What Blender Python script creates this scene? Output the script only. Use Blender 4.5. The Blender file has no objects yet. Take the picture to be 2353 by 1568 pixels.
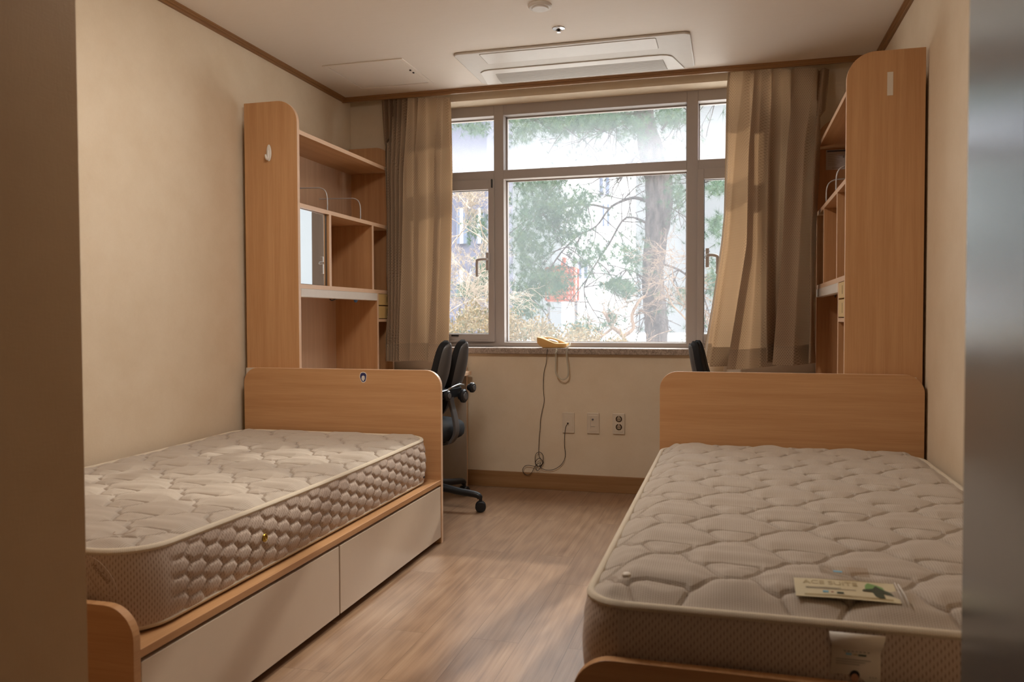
import bpy, bmesh, math, random
import numpy as np
from mathutils import Vector, Matrix
random.seed(7); np.random.seed(7)
PI = math.pi
C = bpy.context.scene.collection
sc = bpy.context.scene

# ---------------------------------------------------------------- camera
F = 1845.8; CAM = Vector((2.2866, -4.5969, 1.0126))
YAW, PITCH, ROLL = math.radians(-15.22), math.radians(-1.681), math.radians(-.191)
fw = Vector((math.sin(YAW)*math.cos(PITCH), math.cos(YAW)*math.cos(PITCH), math.sin(PITCH)))
r0 = Vector((math.cos(YAW), -math.sin(YAW), 0)); u0 = r0.cross(fw)
rt = math.cos(ROLL)*r0 + math.sin(ROLL)*u0; up = -math.sin(ROLL)*r0 + math.cos(ROLL)*u0
def at(u, v, y=None, x=None, z=None):
    d = fw*F + float(u-1176.5)*rt - float(v-784)*up
    if y is not None: t = (y-CAM.y)/d.y
    elif x is not None: t = (x-CAM.x)/d.x
    else: t = (z-CAM.z)/d.z
    return CAM + d*float(t)
cam = bpy.data.cameras.new('camera'); co = bpy.data.objects.new('camera', cam); C.objects.link(co)
M = Matrix((rt, up, -fw)).transposed().to_4x4(); M.translation = CAM; co.matrix_world = M
cam.sensor_width = 36; cam.lens = F/2353*36; cam.clip_start = .02
cam.dof.use_dof = True; cam.dof.focus_distance = 4.0; cam.dof.aperture_fstop = 5.0
sc.camera = co

# ---------------------------------------------------------------- materials
def lin(c): return tuple((x/255/12.92 if x/255 <= .04045 else ((x/255+.055)/1.055)**2.4) for x in c)+(1,)
class N:
    def __init__(s, name):
        s.m = bpy.data.materials.new(name); s.m.use_nodes = True; s.t = s.m.node_tree
        s.t.nodes.clear(); s.out = s.n('ShaderNodeOutputMaterial')
    def n(s, typ, inp=None, **kw):
        o = s.t.nodes.new(typ)
        for k, v in kw.items(): setattr(o, k, v)
        for k, v in (inp or {}).items(): s.set(o, k, v)
        return o
    def set(s, o, k, v):
        if isinstance(v, bpy.types.NodeSocket): s.t.links.new(v, o.inputs[k])
        else: o.inputs[k].default_value = v
    def math(s, op, a, b=0, c=0):
        o = s.n('ShaderNodeMath', operation=op); s.set(o, 0, a); s.set(o, 1, b)
        if op in ('MULTIPLY_ADD', 'SMOOTH_MIN', 'WRAP', 'COMPARE'): s.set(o, 2, c)
        return o.outputs[0]
    def mix(s, f, a, b, blend='MIX'):
        o = s.n('ShaderNodeMix', data_type='RGBA', blend_type=blend)
        s.set(o, 0, f); s.set(o, 6, a); s.set(o, 7, b); return o.outputs[2]
    def coord(s, kind='Object', scale=(1, 1, 1), rot=(0, 0, 0)):
        tc = s.n('ShaderNodeTexCoord'); mp = s.n('ShaderNodeMapping')
        s.t.links.new(tc.outputs[kind], mp.inputs[0]); mp.inputs['Scale'].default_value = scale; mp.inputs['Rotation'].default_value = rot
        return mp.outputs[0]
    def noise(s, vec, scale, detail=3, rough=.55, out=0):
        o = s.n('ShaderNodeTexNoise', {'Scale': scale, 'Detail': detail, 'Roughness': rough}); s.t.links.new(vec, o.inputs['Vector']); return o.outputs[out]
    def ramp(s, f, stops):
        o = s.n('ShaderNodeValToRGB'); s.set(o, 0, f); e = o.color_ramp.elements
        while len(e) < len(stops): e.new(.5)
        for i, (p, c) in enumerate(stops): e[i].position = p; e[i].color = c if len(c) == 4 else c+(1,)
        return o.outputs[0]
    def bump(s, h, st=.3, dist=.002):
        return s.n('ShaderNodeBump', {'Height': h, 'Strength': st, 'Distance': dist}).outputs[0]
    def pbr(s, col, rough=.5, metal=0, normal=None, spec=.5, **kw):
        b = s.n('ShaderNodeBsdfPrincipled'); s.set(b, 'Base Color', col); s.set(b, 'Roughness', rough); s.set(b, 'Metallic', metal)
        s.set(b, 'Specular IOR Level', spec)
        if normal is not None: s.set(b, 'Normal', normal)
        for k, v in kw.items(): s.set(b, k, v)
        return b
    def done(s, sh):
        s.t.links.new(sh.outputs[0] if hasattr(sh, 'outputs') else sh, s.out.inputs[0]); return s.m
def plain(name, rgb, rough=.5, metal=0, spec=.5, var=.04):
    n = N(name); v = n.coord(); f = n.noise(v, 30, 3)
    c = lin(rgb); c2 = tuple(x*(1-var*2) for x in c[:3])+(1,)
    return n.done(n.pbr(n.mix(f, c, c2), rough, metal, spec=spec))
def wood(name, rgb, rgb2, axis, rough=.42, fine=1.0):
    n = N(name); s = {'x': (1.2, 34, 34), 'y': (34, 1.2, 34), 'z': (34, 34, 1.2)}[axis]
    v = n.coord(scale=s); a = n.noise(v, 1.0, 4, .6)
    s2 = {'x': (6, 260, 260), 'y': (260, 6, 260), 'z': (260, 260, 6)}[axis]
    b = n.noise(n.coord(scale=s2), 1.0, 2)
    f = n.ramp(n.math('ADD', n.math('MULTIPLY', a, .72), n.math('MULTIPLY', b, .28*fine)), [(.38, (0, 0, 0)), (.62, (1, 1, 1))])
    return n.done(n.pbr(n.mix(f, lin(rgb), lin(rgb2)), rough, normal=n.bump(b, .06), spec=.4))
BW, BW2 = (199, 153, 108), (184, 136, 92)
m_bx = wood('beech_grain_across', BW, BW2, 'x'); m_by = wood('beech_grain_deep', BW, BW2, 'y'); m_bz = wood('beech_grain_upright', BW, BW2, 'z')
m_edge = plain('pale_edge_band', (232, 196, 164), .38)
m_back = wood('pale_back_board', (206, 172, 142), (194, 158, 128), 'z')
m_drawer = plain('cream_laminate', (214, 196, 176), .3, var=.02)
m_yel = plain('pale_yellow_drawer', (222, 190, 128), .5)
m_whitelam = plain('white_laminate', (226, 218, 208), .4)
m_deskpanel = plain('grey_cream_laminate', (205, 192, 176), .45)
m_trimw = wood('brown_trim_wood', (158, 116, 72), (132, 92, 54), 'x'); m_trimy = wood('brown_trim_wood_deep', (158, 116, 72), (132, 92, 54), 'y')
m_bbw = wood('baseboard_wood', (164, 124, 82), (146, 106, 66), 'x', .5)
m_white = plain('white_plastic', (228, 222, 214), .35); m_offw = plain('offwhite_metal', (214, 206, 196), .45)
m_plate = plain('cream_plastic', (222, 206, 184), .3)
m_black = plain('black_plastic', (22, 24, 28), .42); m_cloth = plain('black_fabric', (14, 14, 17), .85)
m_shell = plain('dark_grey_shell', (84, 82, 82), .4); m_chrome = plain('polished_metal', (190, 190, 192), .2, 1)
m_wire = plain('grey_wire', (205, 205, 206), .35, .4); m_grey = plain('grey_plastic', (120, 120, 125), .4)
m_dark = plain('dark_gap', (30, 20, 12), .8)
m_gold = plain('gold_eyelet', (190, 158, 70), .3, 1)
m_phone = plain('mustard_plastic', (218, 172, 108), .35, var=.01); m_cordw = plain('cream_cord', (214, 204, 184), .5); m_cordb = plain('dark_cord', (48, 36, 28), .6)
m_pipe = None
def wallp(name_, c1_, c2_):
    n = N(name_); v = n.coord()
    a = n.noise(v, 2.2, 2); w1 = n.noise(n.coord(scale=(400, 400, 60)), 1, 2); w2 = n.noise(n.coord(scale=(60, 60, 500)), 1, 2)
    h = n.math('ADD', w1, w2)
    st = n.ramp(n.noise(v, 5, 5, .65), [(.35, (1, 1, 1)), (.75, (.93, .9, .86))])
    c = n.mix(a, lin(c1_), lin(c2_))
    c = n.mix(1, c, st, 'MULTIPLY'); c = n.mix(n.math('MULTIPLY', h, .1), c, lin((176, 154, 124)))
    return n.done(n.pbr(c, .62, normal=n.bump(h, .22, .001), spec=.3))
m_wall = wallp('textured_wallpaper', (238, 221, 196), (231, 213, 186))
def mk_ceil():
    n = N('ceiling_paper'); v = n.coord(scale=(8, 300, 8)); a = n.noise(v, 1, 2)
    return n.done(n.pbr(n.mix(a, lin((238, 228, 217)), lin((232, 221, 208))), .6, normal=n.bump(a, .05, .001), spec=.3))
m_ceil = mk_ceil()
def mk_floor():
    n = N('vinyl_plank_floor'); v = n.coord()
    br = n.n('ShaderNodeTexBrick', {'Scale': 1.0, 'Mortar Size': .0011, 'Mortar Smooth': .2, 'Brick Width': .92, 'Row Height': .155, 'Bias': 0.0, 'Color1': (0, 0, 0, 1), 'Color2': (1, 1, 1, 1), 'Mortar': (.5, .5, .5, 1)}, offset=.37, offset_frequency=2)
    mp = n.n('ShaderNodeMapping'); n.t.links.new(v, mp.inputs[0]); mp.inputs['Rotation'].default_value = (0, 0, PI/2); mp.inputs['Location'].default_value = (.21, .05, 0)
    n.t.links.new(mp.outputs[0], br.inputs['Vector'])
    tone = n.n('ShaderNodeSeparateColor'); n.t.links.new(br.outputs[0], tone.inputs[0])
    # grain, shifted per plank
    off = n.n('ShaderNodeCombineXYZ'); n.set(off, 0, n.math('MULTIPLY', tone.outputs[0], 37)); n.set(off, 1, n.math('MULTIPLY', tone.outputs[0], 11))
    ad = n.n('ShaderNodeVectorMath', operation='ADD'); n.t.links.new(v, ad.inputs[0]); n.t.links.new(off.outputs[0], ad.inputs[1])
    g = n.n('ShaderNodeMapping'); g.inputs['Scale'].default_value = (40, 1.1, 1); n.t.links.new(ad.outputs[0], g.inputs[0])
    a = n.noise(g.outputs[0], 1.2, 6, .62)
    g2 = n.n('ShaderNodeMapping'); g2.inputs['Scale'].default_value = (150, 4, 1); n.t.links.new(ad.outputs[0], g2.inputs[0])
    b = n.noise(g2.outputs[0], 1, 3)
    wv = n.n('ShaderNodeTexWave', {'Scale': 1.0, 'Distortion': 9, 'Detail': 3, 'Detail Scale': 1.2}, wave_type='RINGS'); g3 = n.n('ShaderNodeMapping'); g3.inputs['Scale'].default_value = (9, 1.2, 1); n.t.links.new(ad.outputs[0], g3.inputs[0]); n.t.links.new(g3.outputs[0], wv.inputs[0])
    f = n.math('ADD', n.math('MULTIPLY', a, .58), n.math('ADD', n.math('MULTIPLY', b, .34), n.math('MULTIPLY', wv.outputs[1], .08)))
    c = n.ramp(f, [(.32, lin((118, 89, 67))), (.5, lin((150, 118, 91))), (.7, lin((171, 141, 113)))])
    c = n.mix(n.math('MULTIPLY', tone.outputs[0], .35), c, lin((158, 132, 110)))
    c = n.mix(n.math('MULTIPLY', br.outputs[1], .55), c, lin((84, 60, 40)))
    h = n.math('SUBTRACT', n.math('MULTIPLY', b, .5), br.outputs[1])
    r = n.math('ADD', n.math('MULTIPLY', b, .04), .27)
    return n.done(n.pbr(c, r, normal=n.bump(h, .04, .001), spec=.5))
m_floor = mk_floor()
def mk_knit(name, rgb, rgb2, sx, dash=1.0, seams=False):
    """small dark knit dashes on a pale ground"""
    n = N(name); uv = n.coord('UV'); s = n.n('ShaderNodeSeparateXYZ'); n.t.links.new(uv, s.inputs[0])
    u, v = s.outputs[0], s.outputs[1]
    p, q = sx, sx*dash
    col = n.math('FLOOR', n.math('DIVIDE', u, p)); sh = n.math('MULTIPLY', col, .5 if dash < 1.5 else .618)
    fu = n.math('FRACT', n.math('DIVIDE', u, p)); fv = n.math('FRACT', n.math('ADD', n.math('DIVIDE', v, q), sh))
    du = n.math('ABSOLUTE', n.math('SUBTRACT', fu, .5)); dv = n.math('ABSOLUTE', n.math('SUBTRACT', fv, .5))
    d = n.math('ADD', n.math('MULTIPLY', du, 2.6), n.math('MULTIPLY', dv, 1.5))
    k = n.ramp(d, [(.35, (1, 1, 1)), (.75, (0, 0, 0))])
    wide = n.noise(n.coord(), 3, 3); c = n.mix(wide, lin(rgb), tuple(x*.93 for x in lin(rgb)[:3])+(1,))
    c = n.mix(n.math('MULTIPLY', k, .8), c, lin(rgb2))
    wr = n.noise(n.coord(scale=(3, 26, 6)), 1.0, 3, .5)
    h = n.math('SUBTRACT', n.math('MULTIPLY', wr, 3.0), n.math('MULTIPLY', k, .6))
    nb_ = n.bump(h, .5, .0016)
    if seams:   # stitched seams: a narrow groove with tan thread
        at_ = n.n('ShaderNodeAttribute', attribute_name='seam'); d_ = at_.outputs['Fac']
        g_ = n.ramp(n.math('DIVIDE', d_, .008), [(.0, (0, 0, 0)), (.25, (.45, .45, .45)), (1, (1, 1, 1))])
        nb_ = n.n('ShaderNodeBump', {'Height': g_, 'Strength': 1.0, 'Distance': .0042, 'Normal': nb_}).outputs[0]
        th = n.ramp(n.math('DIVIDE', d_, .003), [(.35, (1, 1, 1)), (1, (0, 0, 0))])
        c = n.mix(n.math('MULTIPLY', th, .4), c, lin((136, 108, 84)))
    return n.done(n.pbr(c, .8, normal=nb_, spec=.25, **{'Sheen Weight': .15}))
m_mat_top = mk_knit('mattress_knit', (192, 179, 164), (138, 114, 94), .0048, .8, True)
m_mat_side = mk_knit('mattress_border_knit', (198, 178, 162), (132, 104, 84), .0058, 2.6)
m_pipe = mk_knit('piping_tape', (220, 206, 184), (196, 178, 150), .004, 1)
def mk_curtain():
    n = N('woven_curtain'); uv = n.coord('UV'); s = n.n('ShaderNodeSeparateXYZ'); n.t.links.new(uv, s.inputs[0]); u, v = s.outputs[0], s.outputs[1]
    p, q = .0105, .0085
    row = n.math('FLOOR', n.math('DIVIDE', v, q)); sh = n.math('MULTIPLY', n.math('MODULO', row, 2), .5)
    fu = n.math('FRACT', n.math('ADD', n.math('DIVIDE', u, p), sh)); fv = n.math('FRACT', n.math('DIVIDE', v, q))
    d = n.math('ADD', n.math('ABSOLUTE', n.math('SUBTRACT', fu, .5)), n.math('ABSOLUTE', n.math('SUBTRACT', fv, .5)))
    k = n.ramp(d, [(.25, (1, 1, 1)), (.5, (0, 0, 0))])
    thr = n.math('FRACT', n.math('DIVIDE', v, .0022))
    c = n.mix(n.math('MULTIPLY', k, .75), lin((166, 146, 124)), lin((100, 80, 62)))
    c = n.mix(n.math('MULTIPLY', thr, .12), c, lin((120, 92, 66)))
    bs = n.pbr(c, .8, normal=n.bump(n.math('ADD', k, thr), .25, .001), spec=.2)
    ct = n.mix(n.math('MULTIPLY', k, .3), lin((232, 190, 146)), lin((190, 144, 98)))
    tr = n.n('ShaderNodeBsdfTranslucent', {'Color': ct})
    # the hems are folded double, so less light comes through
    hem = n.math('MAXIMUM', n.math('LESS_THAN', v, .105), n.math('LESS_THAN', u, .035))
    fac = n.math('MULTIPLY_ADD', hem, -.16, .24)
    ms = n.n('ShaderNodeMixShader'); n.set(ms, 0, fac); n.t.links.new(bs.outputs[0], ms.inputs[1]); n.t.links.new(tr.outputs[0], ms.inputs[2])
    return n.done(ms)
m_curt = mk_curtain()
m_frame = plain('window_frame_vinyl', (174, 164, 158), .4, var=.02)
def mk_glass(name, haze, fog):
    n = N(name); tcc = n.coord(); s = n.n('ShaderNodeSeparateXYZ'); n.t.links.new(tcc, s.inputs[0])
    st = n.noise(n.coord(scale=(9, 1, 1.1)), 1.6, 5, .6); sp = n.noise(tcc, 2.2, 3)
    f = n.math('ADD', haze, n.math('MULTIPLY', n.math('ADD', n.math('MULTIPLY', st, .5), n.math('MULTIPLY', sp, .5)), haze*.8))
    if fog:  # condensation gathers at the foot of the upper panes
        g = n.n('ShaderNodeMapRange', {'Value': s.outputs[2], 'From Min': fog[0], 'From Max': fog[1], 'To Min': .13, 'To Max': 0.0}, interpolation_type='SMOOTHSTEP')
        wob = n.math('MULTIPLY', n.noise(n.coord(scale=(2.5, 1, 2.5)), 1.5, 3), .5)
        f = n.math('ADD', f, n.math('MULTIPLY', g.outputs[0], n.math('ADD', wob, .75)))
    f = n.math('MINIMUM', f, .93)
    tp = n.n('ShaderNodeBsdfTransparent', {'Color': (.96, .98, .98, 1)}); tl = n.n('ShaderNodeBsdfTranslucent', {'Color': (.88, .92, 1, 1)})
    a = n.n('ShaderNodeMixShader'); n.set(a, 0, f); n.t.links.new(tp.outputs[0], a.inputs[1]); n.t.links.new(tl.outputs[0], a.inputs[2])
    gl = n.n('ShaderNodeBsdfGlossy', {'Roughness': .3, 'Color': (1, 1, 1, 1)}); fr = n.n('ShaderNodeFresnel', {'IOR': 1.45})
    b = n.n('ShaderNodeMixShader'); n.set(b, 0, n.math('MULTIPLY', fr.outputs[0], .7)); n.t.links.new(a.outputs[0], b.inputs[1]); n.t.links.new(gl.outputs[0], b.inputs[2])
    return n.done(b)
Zt = 2.3
m_glass_c = mk_glass('hazy_centre_pane', .055, None)
m_glass_u = mk_glass('fogged_upper_pane', .06, (1.12, 1.36))
m_glass_s = mk_glass('clear_side_pane', .03, None)
def mk_mirror():
    n = N('mirror_silver'); return n.done(n.pbr((.9, .92, .91, 1), .02, 1))
m_mirror = mk_mirror()
def mk_granite():
    n = N('speckled_stone'); v = n.coord(); a = n.noise(v, 90, 3); b = n.noise(v, 260, 2)
    c = n.ramp(n.math('ADD', n.math('MULTIPLY', a, .5), n.math('MULTIPLY', b, .5)), [(.35, lin((108, 94, 84))), (.5, lin((160, 142, 128))), (.65, lin((190, 172, 156)))])
    return n.done(n.pbr(c, .5))
m_granite = mk_granite()
def mk_metal():
    n = N('grey_painted_steel'); v = n.coord(); return n.done(n.pbr(n.mix(n.noise(v, 60, 2), lin((150, 152, 154)), lin((142, 144, 146))), .22, .75))
m_steel = mk_metal()
def mk_bark(name, a, b):
    n = N(name); h = n.noise(n.coord(scale=(9, 9, 2)), 2.2, 6, .7)
    return n.done(n.pbr(n.ramp(h, [(.35, lin(a)), (.65, lin(b))]), .9, normal=n.bump(h, 1, .03), spec=.2))
m_bark = mk_bark('pine_bark', (52, 46, 45), (100, 90, 86)); m_twig = mk_bark('pale_twig', (140, 124, 106), (190, 174, 156)); m_twig2 = mk_bark('brown_twig', (104, 84, 70), (160, 138, 120))
def mk_leaf(name, cols, tr=.35):
    n = N(name); f = n.noise(n.coord(), 9, 3, .7)
    c = n.ramp(f, [(.3+.4*i/(len(cols)-1), lin(k)) for i, k in enumerate(cols)])
    d = n.pbr(c, .6, spec=.3); t = n.n('ShaderNodeBsdfTranslucent'); n.t.links.new(c, t.inputs[0])
    ms = n.n('ShaderNodeMixShader'); ms.inputs[0].default_value = tr; n.t.links.new(d.outputs[0], ms.inputs[1]); n.t.links.new(t.outputs[0], ms.inputs[2]); return n.done(ms)
m_needle = mk_leaf('pine_needle', [(34, 58, 42), (52, 78, 54), (82, 98, 60)]); m_hedge = mk_leaf('yellowing_leaf', [(44, 60, 38), (92, 82, 56), (120, 98, 64), (58, 70, 46)])
m_ground = plain('pale_ground', (196, 190, 182), .9, var=.12); m_bldA = plain('blue_grey_render', (84, 84, 100), .8, var=.08); m_bldB = plain('pale_wall_render', (205, 205, 205), .8)
m_bwin = plain('dull_window_glass', (96, 104, 124), .3); m_orange = plain('orange_net', (176, 84, 58), .6); m_blueb = plain('blue_plastic', (84, 130, 190), .5)

# ---------------------------------------------------------------- mesh helpers
class MB:
    def __init__(s): s.v = []; s.f = []; s.mi = []; s.uv = None
    def add(s, v, f, mi=0):
        o = len(s.v); s.v += [tuple(x) for x in v]; s.f += [tuple(i+o for i in q) for q in f]; s.mi += [mi]*len(f) if isinstance(mi, int) else list(mi)
        return s
    def box(s, x0, x1, y0, y1, z0, z1, mi=0):
        v = [(x, y, z) for z in (z0, z1) for y in (y0, y1) for x in (x0, x1)]
        return s.add(v, [(0, 2, 3, 1), (4, 5, 7, 6), (0, 1, 5, 4), (2, 6, 7, 3), (0, 4, 6, 2), (1, 3, 7, 5)], mi)
    def prism(s, pts, axis, a, b, mi=0, emi=None):
        """2-D outline (anticlockwise) pushed along an axis; caps mi, rim emi"""
        def P(p, c): return {'x': (c, p[0], p[1]), 'y': (p[0], c, p[1]), 'z': (p[0], p[1], c)}[axis]
        n = len(pts); v = [P(p, a) for p in pts]+[P(p, b) for p in pts]
        f = [tuple(range(n)), tuple(range(2*n-1, n-1, -1))]+[(i, (i+1) % n, n+(i+1) % n, n+i) for i in range(n)]
        return s.add(v, f, [mi, mi]+[mi if emi is None else emi]*n)
    def tube(s, pts, r, k=8, mi=0, cap=True, closed=False):
        pts = [Vector(p) for p in pts]; n = len(pts); rs = r if hasattr(r, '__len__') else [r]*n
        v = []; nrm = None
        for i, p in enumerate(pts):
            t = (pts[(i+1) % n]-pts[i-1]) if closed else (pts[min(i+1, n-1)]-pts[max(i-1, 0)])
            t.normalize()
            if nrm is None: nrm = t.orthogonal().normalized()
            nrm = (nrm-t*nrm.dot(t)); nrm = nrm.normalized() if nrm.length > 1e-6 else t.orthogonal().normalized()
            b = t.cross(nrm)
            for j in range(k): a = 2*PI*j/k; v.append(p+(nrm*math.cos(a)+b*math.sin(a))*rs[i])
        f = []
        for i in range(n if closed else n-1):
            for j in range(k): A = i*k; B = ((i+1) % n)*k; f.append((A+j, A+(j+1) % k, B+(j+1) % k, B+j))
        if cap and not closed: f += [tuple(range(k-1, -1, -1)), tuple((n-1)*k+j for j in range(k))]
        return s.add(v, f, mi)
    def lathe(s, prof, c, axis='z', k=24, mi=0):
        v = []; f = []; n = len(prof)
        for r, h in prof:
            for j in range(k):
                a = 2*PI*j/k; p, q = r*math.cos(a), r*math.sin(a)
                d = {'z': (p, q, h), 'y': (p, h, q), 'x': (h, p, q)}[axis]; v.append((c[0]+d[0], c[1]+d[1], c[2]+d[2]))
        for i in range(n-1):
            for j in range(k): f.append((i*k+j, i*k+(j+1) % k, (i+1)*k+(j+1) % k, (i+1)*k+j))
        f += [tuple(range(k)), tuple((n-1)*k+j for j in range(k))]
        return s.add(v, f, mi)
    def blob(s, c, r, k=16, m=10, fn=None, rot=None, mi=0):
        v = []; f = []
        for i in range(m+1):
            th = PI*i/m
            for j in range(k):
                a = 2*PI*j/k; d = Vector((math.sin(th)*math.cos(a), math.sin(th)*math.sin(a), math.cos(th)))
                e = fn(d) if fn else d
                p = Vector((e[0]*r[0], e[1]*r[1], e[2]*r[2]))
                if rot: p = rot @ p
                v.append(Vector(c)+p)
        for i in range(m):
            for j in range(k): f.append((i*k+j, (i+1)*k+j, (i+1)*k+(j+1) % k, i*k+(j+1) % k))
        return s.add(v, f, mi)
    def build(s, name, mats, parent=None, bev=0, smooth=False, auto=True):
        o3 = Vector((0, 0, 0)) if parent is None else root_of(parent).location
        me = bpy.data.meshes.new(name); me.from_pydata([tuple(Vector(p)-o3) for p in s.v], [], s.f)
        for m in (mats if isinstance(mats, (list, tuple)) else [mats]): me.materials.append(m)
        me.polygons.foreach_set('material_index', s.mi)
        if s.uv is not None:
            L = me.uv_layers.new(name='UVMap'); vi = np.empty(len(me.loops), int); me.loops.foreach_get('vertex_index', vi)
            L.data.foreach_set('uv', np.asarray(s.uv, dtype=np.float32)[vi].ravel())
        bm = bmesh.new(); bm.from_mesh(me); bmesh.ops.remove_doubles(bm, verts=bm.verts, dist=1e-6) if s.uv is None else None
        if s.uv is None: bmesh.ops.recalc_face_normals(bm, faces=bm.faces)
        bm.to_mesh(me); bm.free()
        ob = bpy.data.objects.new(name, me); C.objects.link(ob)
        if parent is not None: ob.parent = parent
        if smooth: me.polygons.foreach_set('use_smooth', [True]*len(me.polygons))
        if smooth == 'auto':
            try: me.set_sharp_from_angle(angle=math.radians(40))
            except Exception: pass
        if bev:
            b = ob.modifiers.new('bevel', 'BEVEL'); b.width = bev; b.segments = 2; b.limit_method = 'ANGLE'; b.angle_limit = math.radians(40)
        return ob
def root_of(o):
    while o.parent is not None: o = o.parent
    return o
def rrect(x0, x1, y0, y1, rs, k=8):
    """rounded rectangle, radii (bl, br, tr, tl)"""
    if not hasattr(rs, '__len__'): rs = [rs]*4
    out = []
    for (cx, cy, a0, r) in ((x0+rs[0], y0+rs[0], PI, rs[0]), (x1-rs[1], y0+rs[1], 1.5*PI, rs[1]), (x1-rs[2], y1-rs[2], 0, rs[2]), (x0+rs[3], y1-rs[3], .5*PI, rs[3])):
        if r < 1e-6: out.append((cx, cy)); continue
        for i in range(k+1): a = a0+PI/2*i/k; out.append((cx+r*math.cos(a), cy+r*math.sin(a)))
    return out
def spline(pts, per=6, closed=False):
    P = [Vector(p) for p in pts]; n = len(P); out = []
    rng = range(n) if closed else range(n-1)
    for i in rng:
        p0 = P[i-1] if (closed or i) else P[0]; p1 = P[i]; p2 = P[(i+1) % n]; p3 = P[(i+2) % n] if (closed or i+2 < n) else P[-1]
        for j in range(per):
            t = j/per; out.append(.5*((2*p1)+(p2-p0)*t+(2*p0-5*p1+4*p2-p3)*t*t+(3*p1-p0-3*p2+p3)*t**3))
    if not closed: out.append(P[-1])
    return out
def thing(name, label, cat, loc=(0, 0, 0), group=None):
    o = bpy.data.objects.new(name, None); C.objects.link(o); o.location = loc; o.empty_display_size = .1
    return tag(o, label, cat, group)
def tag(o, label, cat, group=None, kind=None):
    if label: o['label'] = label
    if cat: o['category'] = cat
    if group: o['group'] = group
    if kind: o['kind'] = kind
    return o
def struct(o, label=None, cat=None): o['kind'] = 'structure'; tag(o, label, cat); return o
def sroot(name, label, cat, loc=(0, 0, 0)):
    o = bpy.data.objects.new(name, None); C.objects.link(o); o.location = loc; return struct(o, label, cat)
def kids(o): return [c for c in bpy.data.objects if c.parent == o]
def dup(o, parent=None):
    ch = kids(o); c = o.copy(); C.objects.link(c)
    if parent is not None: c.parent = parent
    for k in ch: dup(k, c)
    return c
def text(s, size, loc, rx, ry, mat, name, parent, xscale=1, ext=.0002, align='LEFT'):
    """lettering lying in the plane spanned by rx (reading direction) and ry (up)"""
    cu = bpy.data.curves.new(name, 'FONT'); cu.body = s; cu.size = size; cu.extrude = ext; cu.align_x = align
    t = bpy.data.objects.new(name, cu); C.objects.link(t)
    bpy.context.view_layer.update(); dg = bpy.context.evaluated_depsgraph_get()
    me = bpy.data.meshes.new_from_object(t.evaluated_get(dg)); bpy.data.objects.remove(t)
    rx = Vector(rx).normalized()*xscale; ry = Vector(ry).normalized(); rn = rx.cross(ry).normalized(); L = Vector(loc)-(root_of(parent).location if parent else Vector())
    for v in me.vertices: p = v.co.copy(); v.co = L+rx*p.x+ry*p.y+rn*p.z
    me.materials.clear(); me.materials.append(mat); o = bpy.data.objects.new(name, me); C.objects.link(o); o.parent = parent; return o

# ---------------------------------------------------------------- the room
W, H, T, YT = 3.016, 2.351, .0253, -.1136
YF, XL, XR = -3.42, at(188, 784, y=-3.42).x, at(2234, 784, y=-3.42).x
YE = -9
OX0, OX1, OZ0, OZ1 = .45, 2.60, .833, 2.307
struct(MB().box(-.1, W+.1, YE, .3, -.1, 0).build('floor', m_floor), 'brown wood plank vinyl floor between the two beds', 'floor')
c = MB().box(-.1, W+.1, YE, YT, H, H+.12); c.box(-.1, W+.1, YT, .3, H+.09, H+.12)
struct(c.build('ceiling', m_ceil), 'cream papered ceiling above the room', 'ceiling')
struct(MB().box(-.12, 0, YE, .3, 0, H+.1).build('wall_left', m_wall), 'beige papered wall along the left bed', 'wall')
struct(MB().box(W, W+.12, YE, .3, 0, H+.1).build('wall_right', m_wall), 'beige papered wall along the right bed', 'wall')
w = MB(); w.box(0, OX0, 0, .3, 0, H+.1); w.box(OX1, W, 0, .3, 0, H+.1); w.box(OX0, OX1, 0, .3, 0, OZ0-.035); w.box(OX0, OX1, 0, .3, OZ1, H+.1)
struct(w.build('wall_back', m_wall), 'beige papered wall holding the window and sockets', 'wall')
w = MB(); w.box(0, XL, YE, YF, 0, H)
m_wall_shade = wallp('shade_darkened_wallpaper', (196, 164, 124), (186, 152, 112))  # browner paper colour, darkened to stand in for shade on this wall end
struct(w.build('wall_front', m_wall_shade), 'wall end in shade-darkened brown paper at the left edge of the view', 'wall')
w = MB(); w.box(XR, W, YE, YF, 0, H)
struct(w.build('wall_entrance', m_wall), 'cream wall end beside the grey door', 'wall')
struct(MB().box(XL, XR, YE, YE+.1, 0, H).build('wall_corridor', m_wall), 'beige wall behind the viewer', 'wall')
# crown trim: a stepped profile
def crown(name, axis, a, b, inner, sgn, m, label):
    p = [(0, 0), (T, 0), (T, -.006), (T*.75, -.009), (T*.75, -.014), (T*.45, -.017), (T*.45, -T), (0, -T)]
    pts = [(inner+sgn*q[0], H+q[1]) for q in p]
    if sgn*(1 if axis == 'y' else -1) > 0: pts = pts[::-1]
    mb = MB().prism(pts, 'y' if axis == 'y' else 'x', a, b)
    return struct(mb.build(name, m), label, 'trim')
crown('trim_1', 'y', YF, YT, 0, 1, m_trimy, 'brown wooden crown trim along the left wall')
crown('trim_2', 'y', YF, YT, W, -1, m_trimy, 'brown wooden crown trim along the right wall')
t = MB(); t.box(0, W, YT-.004, YT+.012, H-.012, H+.004); t.box(0, W, YT, YT+.016, H-.028, H-.012)
struct(t.build('trim_3', m_trimw), 'brown wooden trim above the window and curtains', 'trim')
struct(MB().box(0, W, -.012, 0, 0, .095).build('baseboard_back', m_bbw, bev=.002), 'brown wooden baseboard under the window', 'baseboard')
struct(MB().box(0, .012, YF, -.012, 0, .095).build('baseboard_left', m_bbw), 'brown wooden baseboard behind the left bed', 'baseboard')
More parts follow.
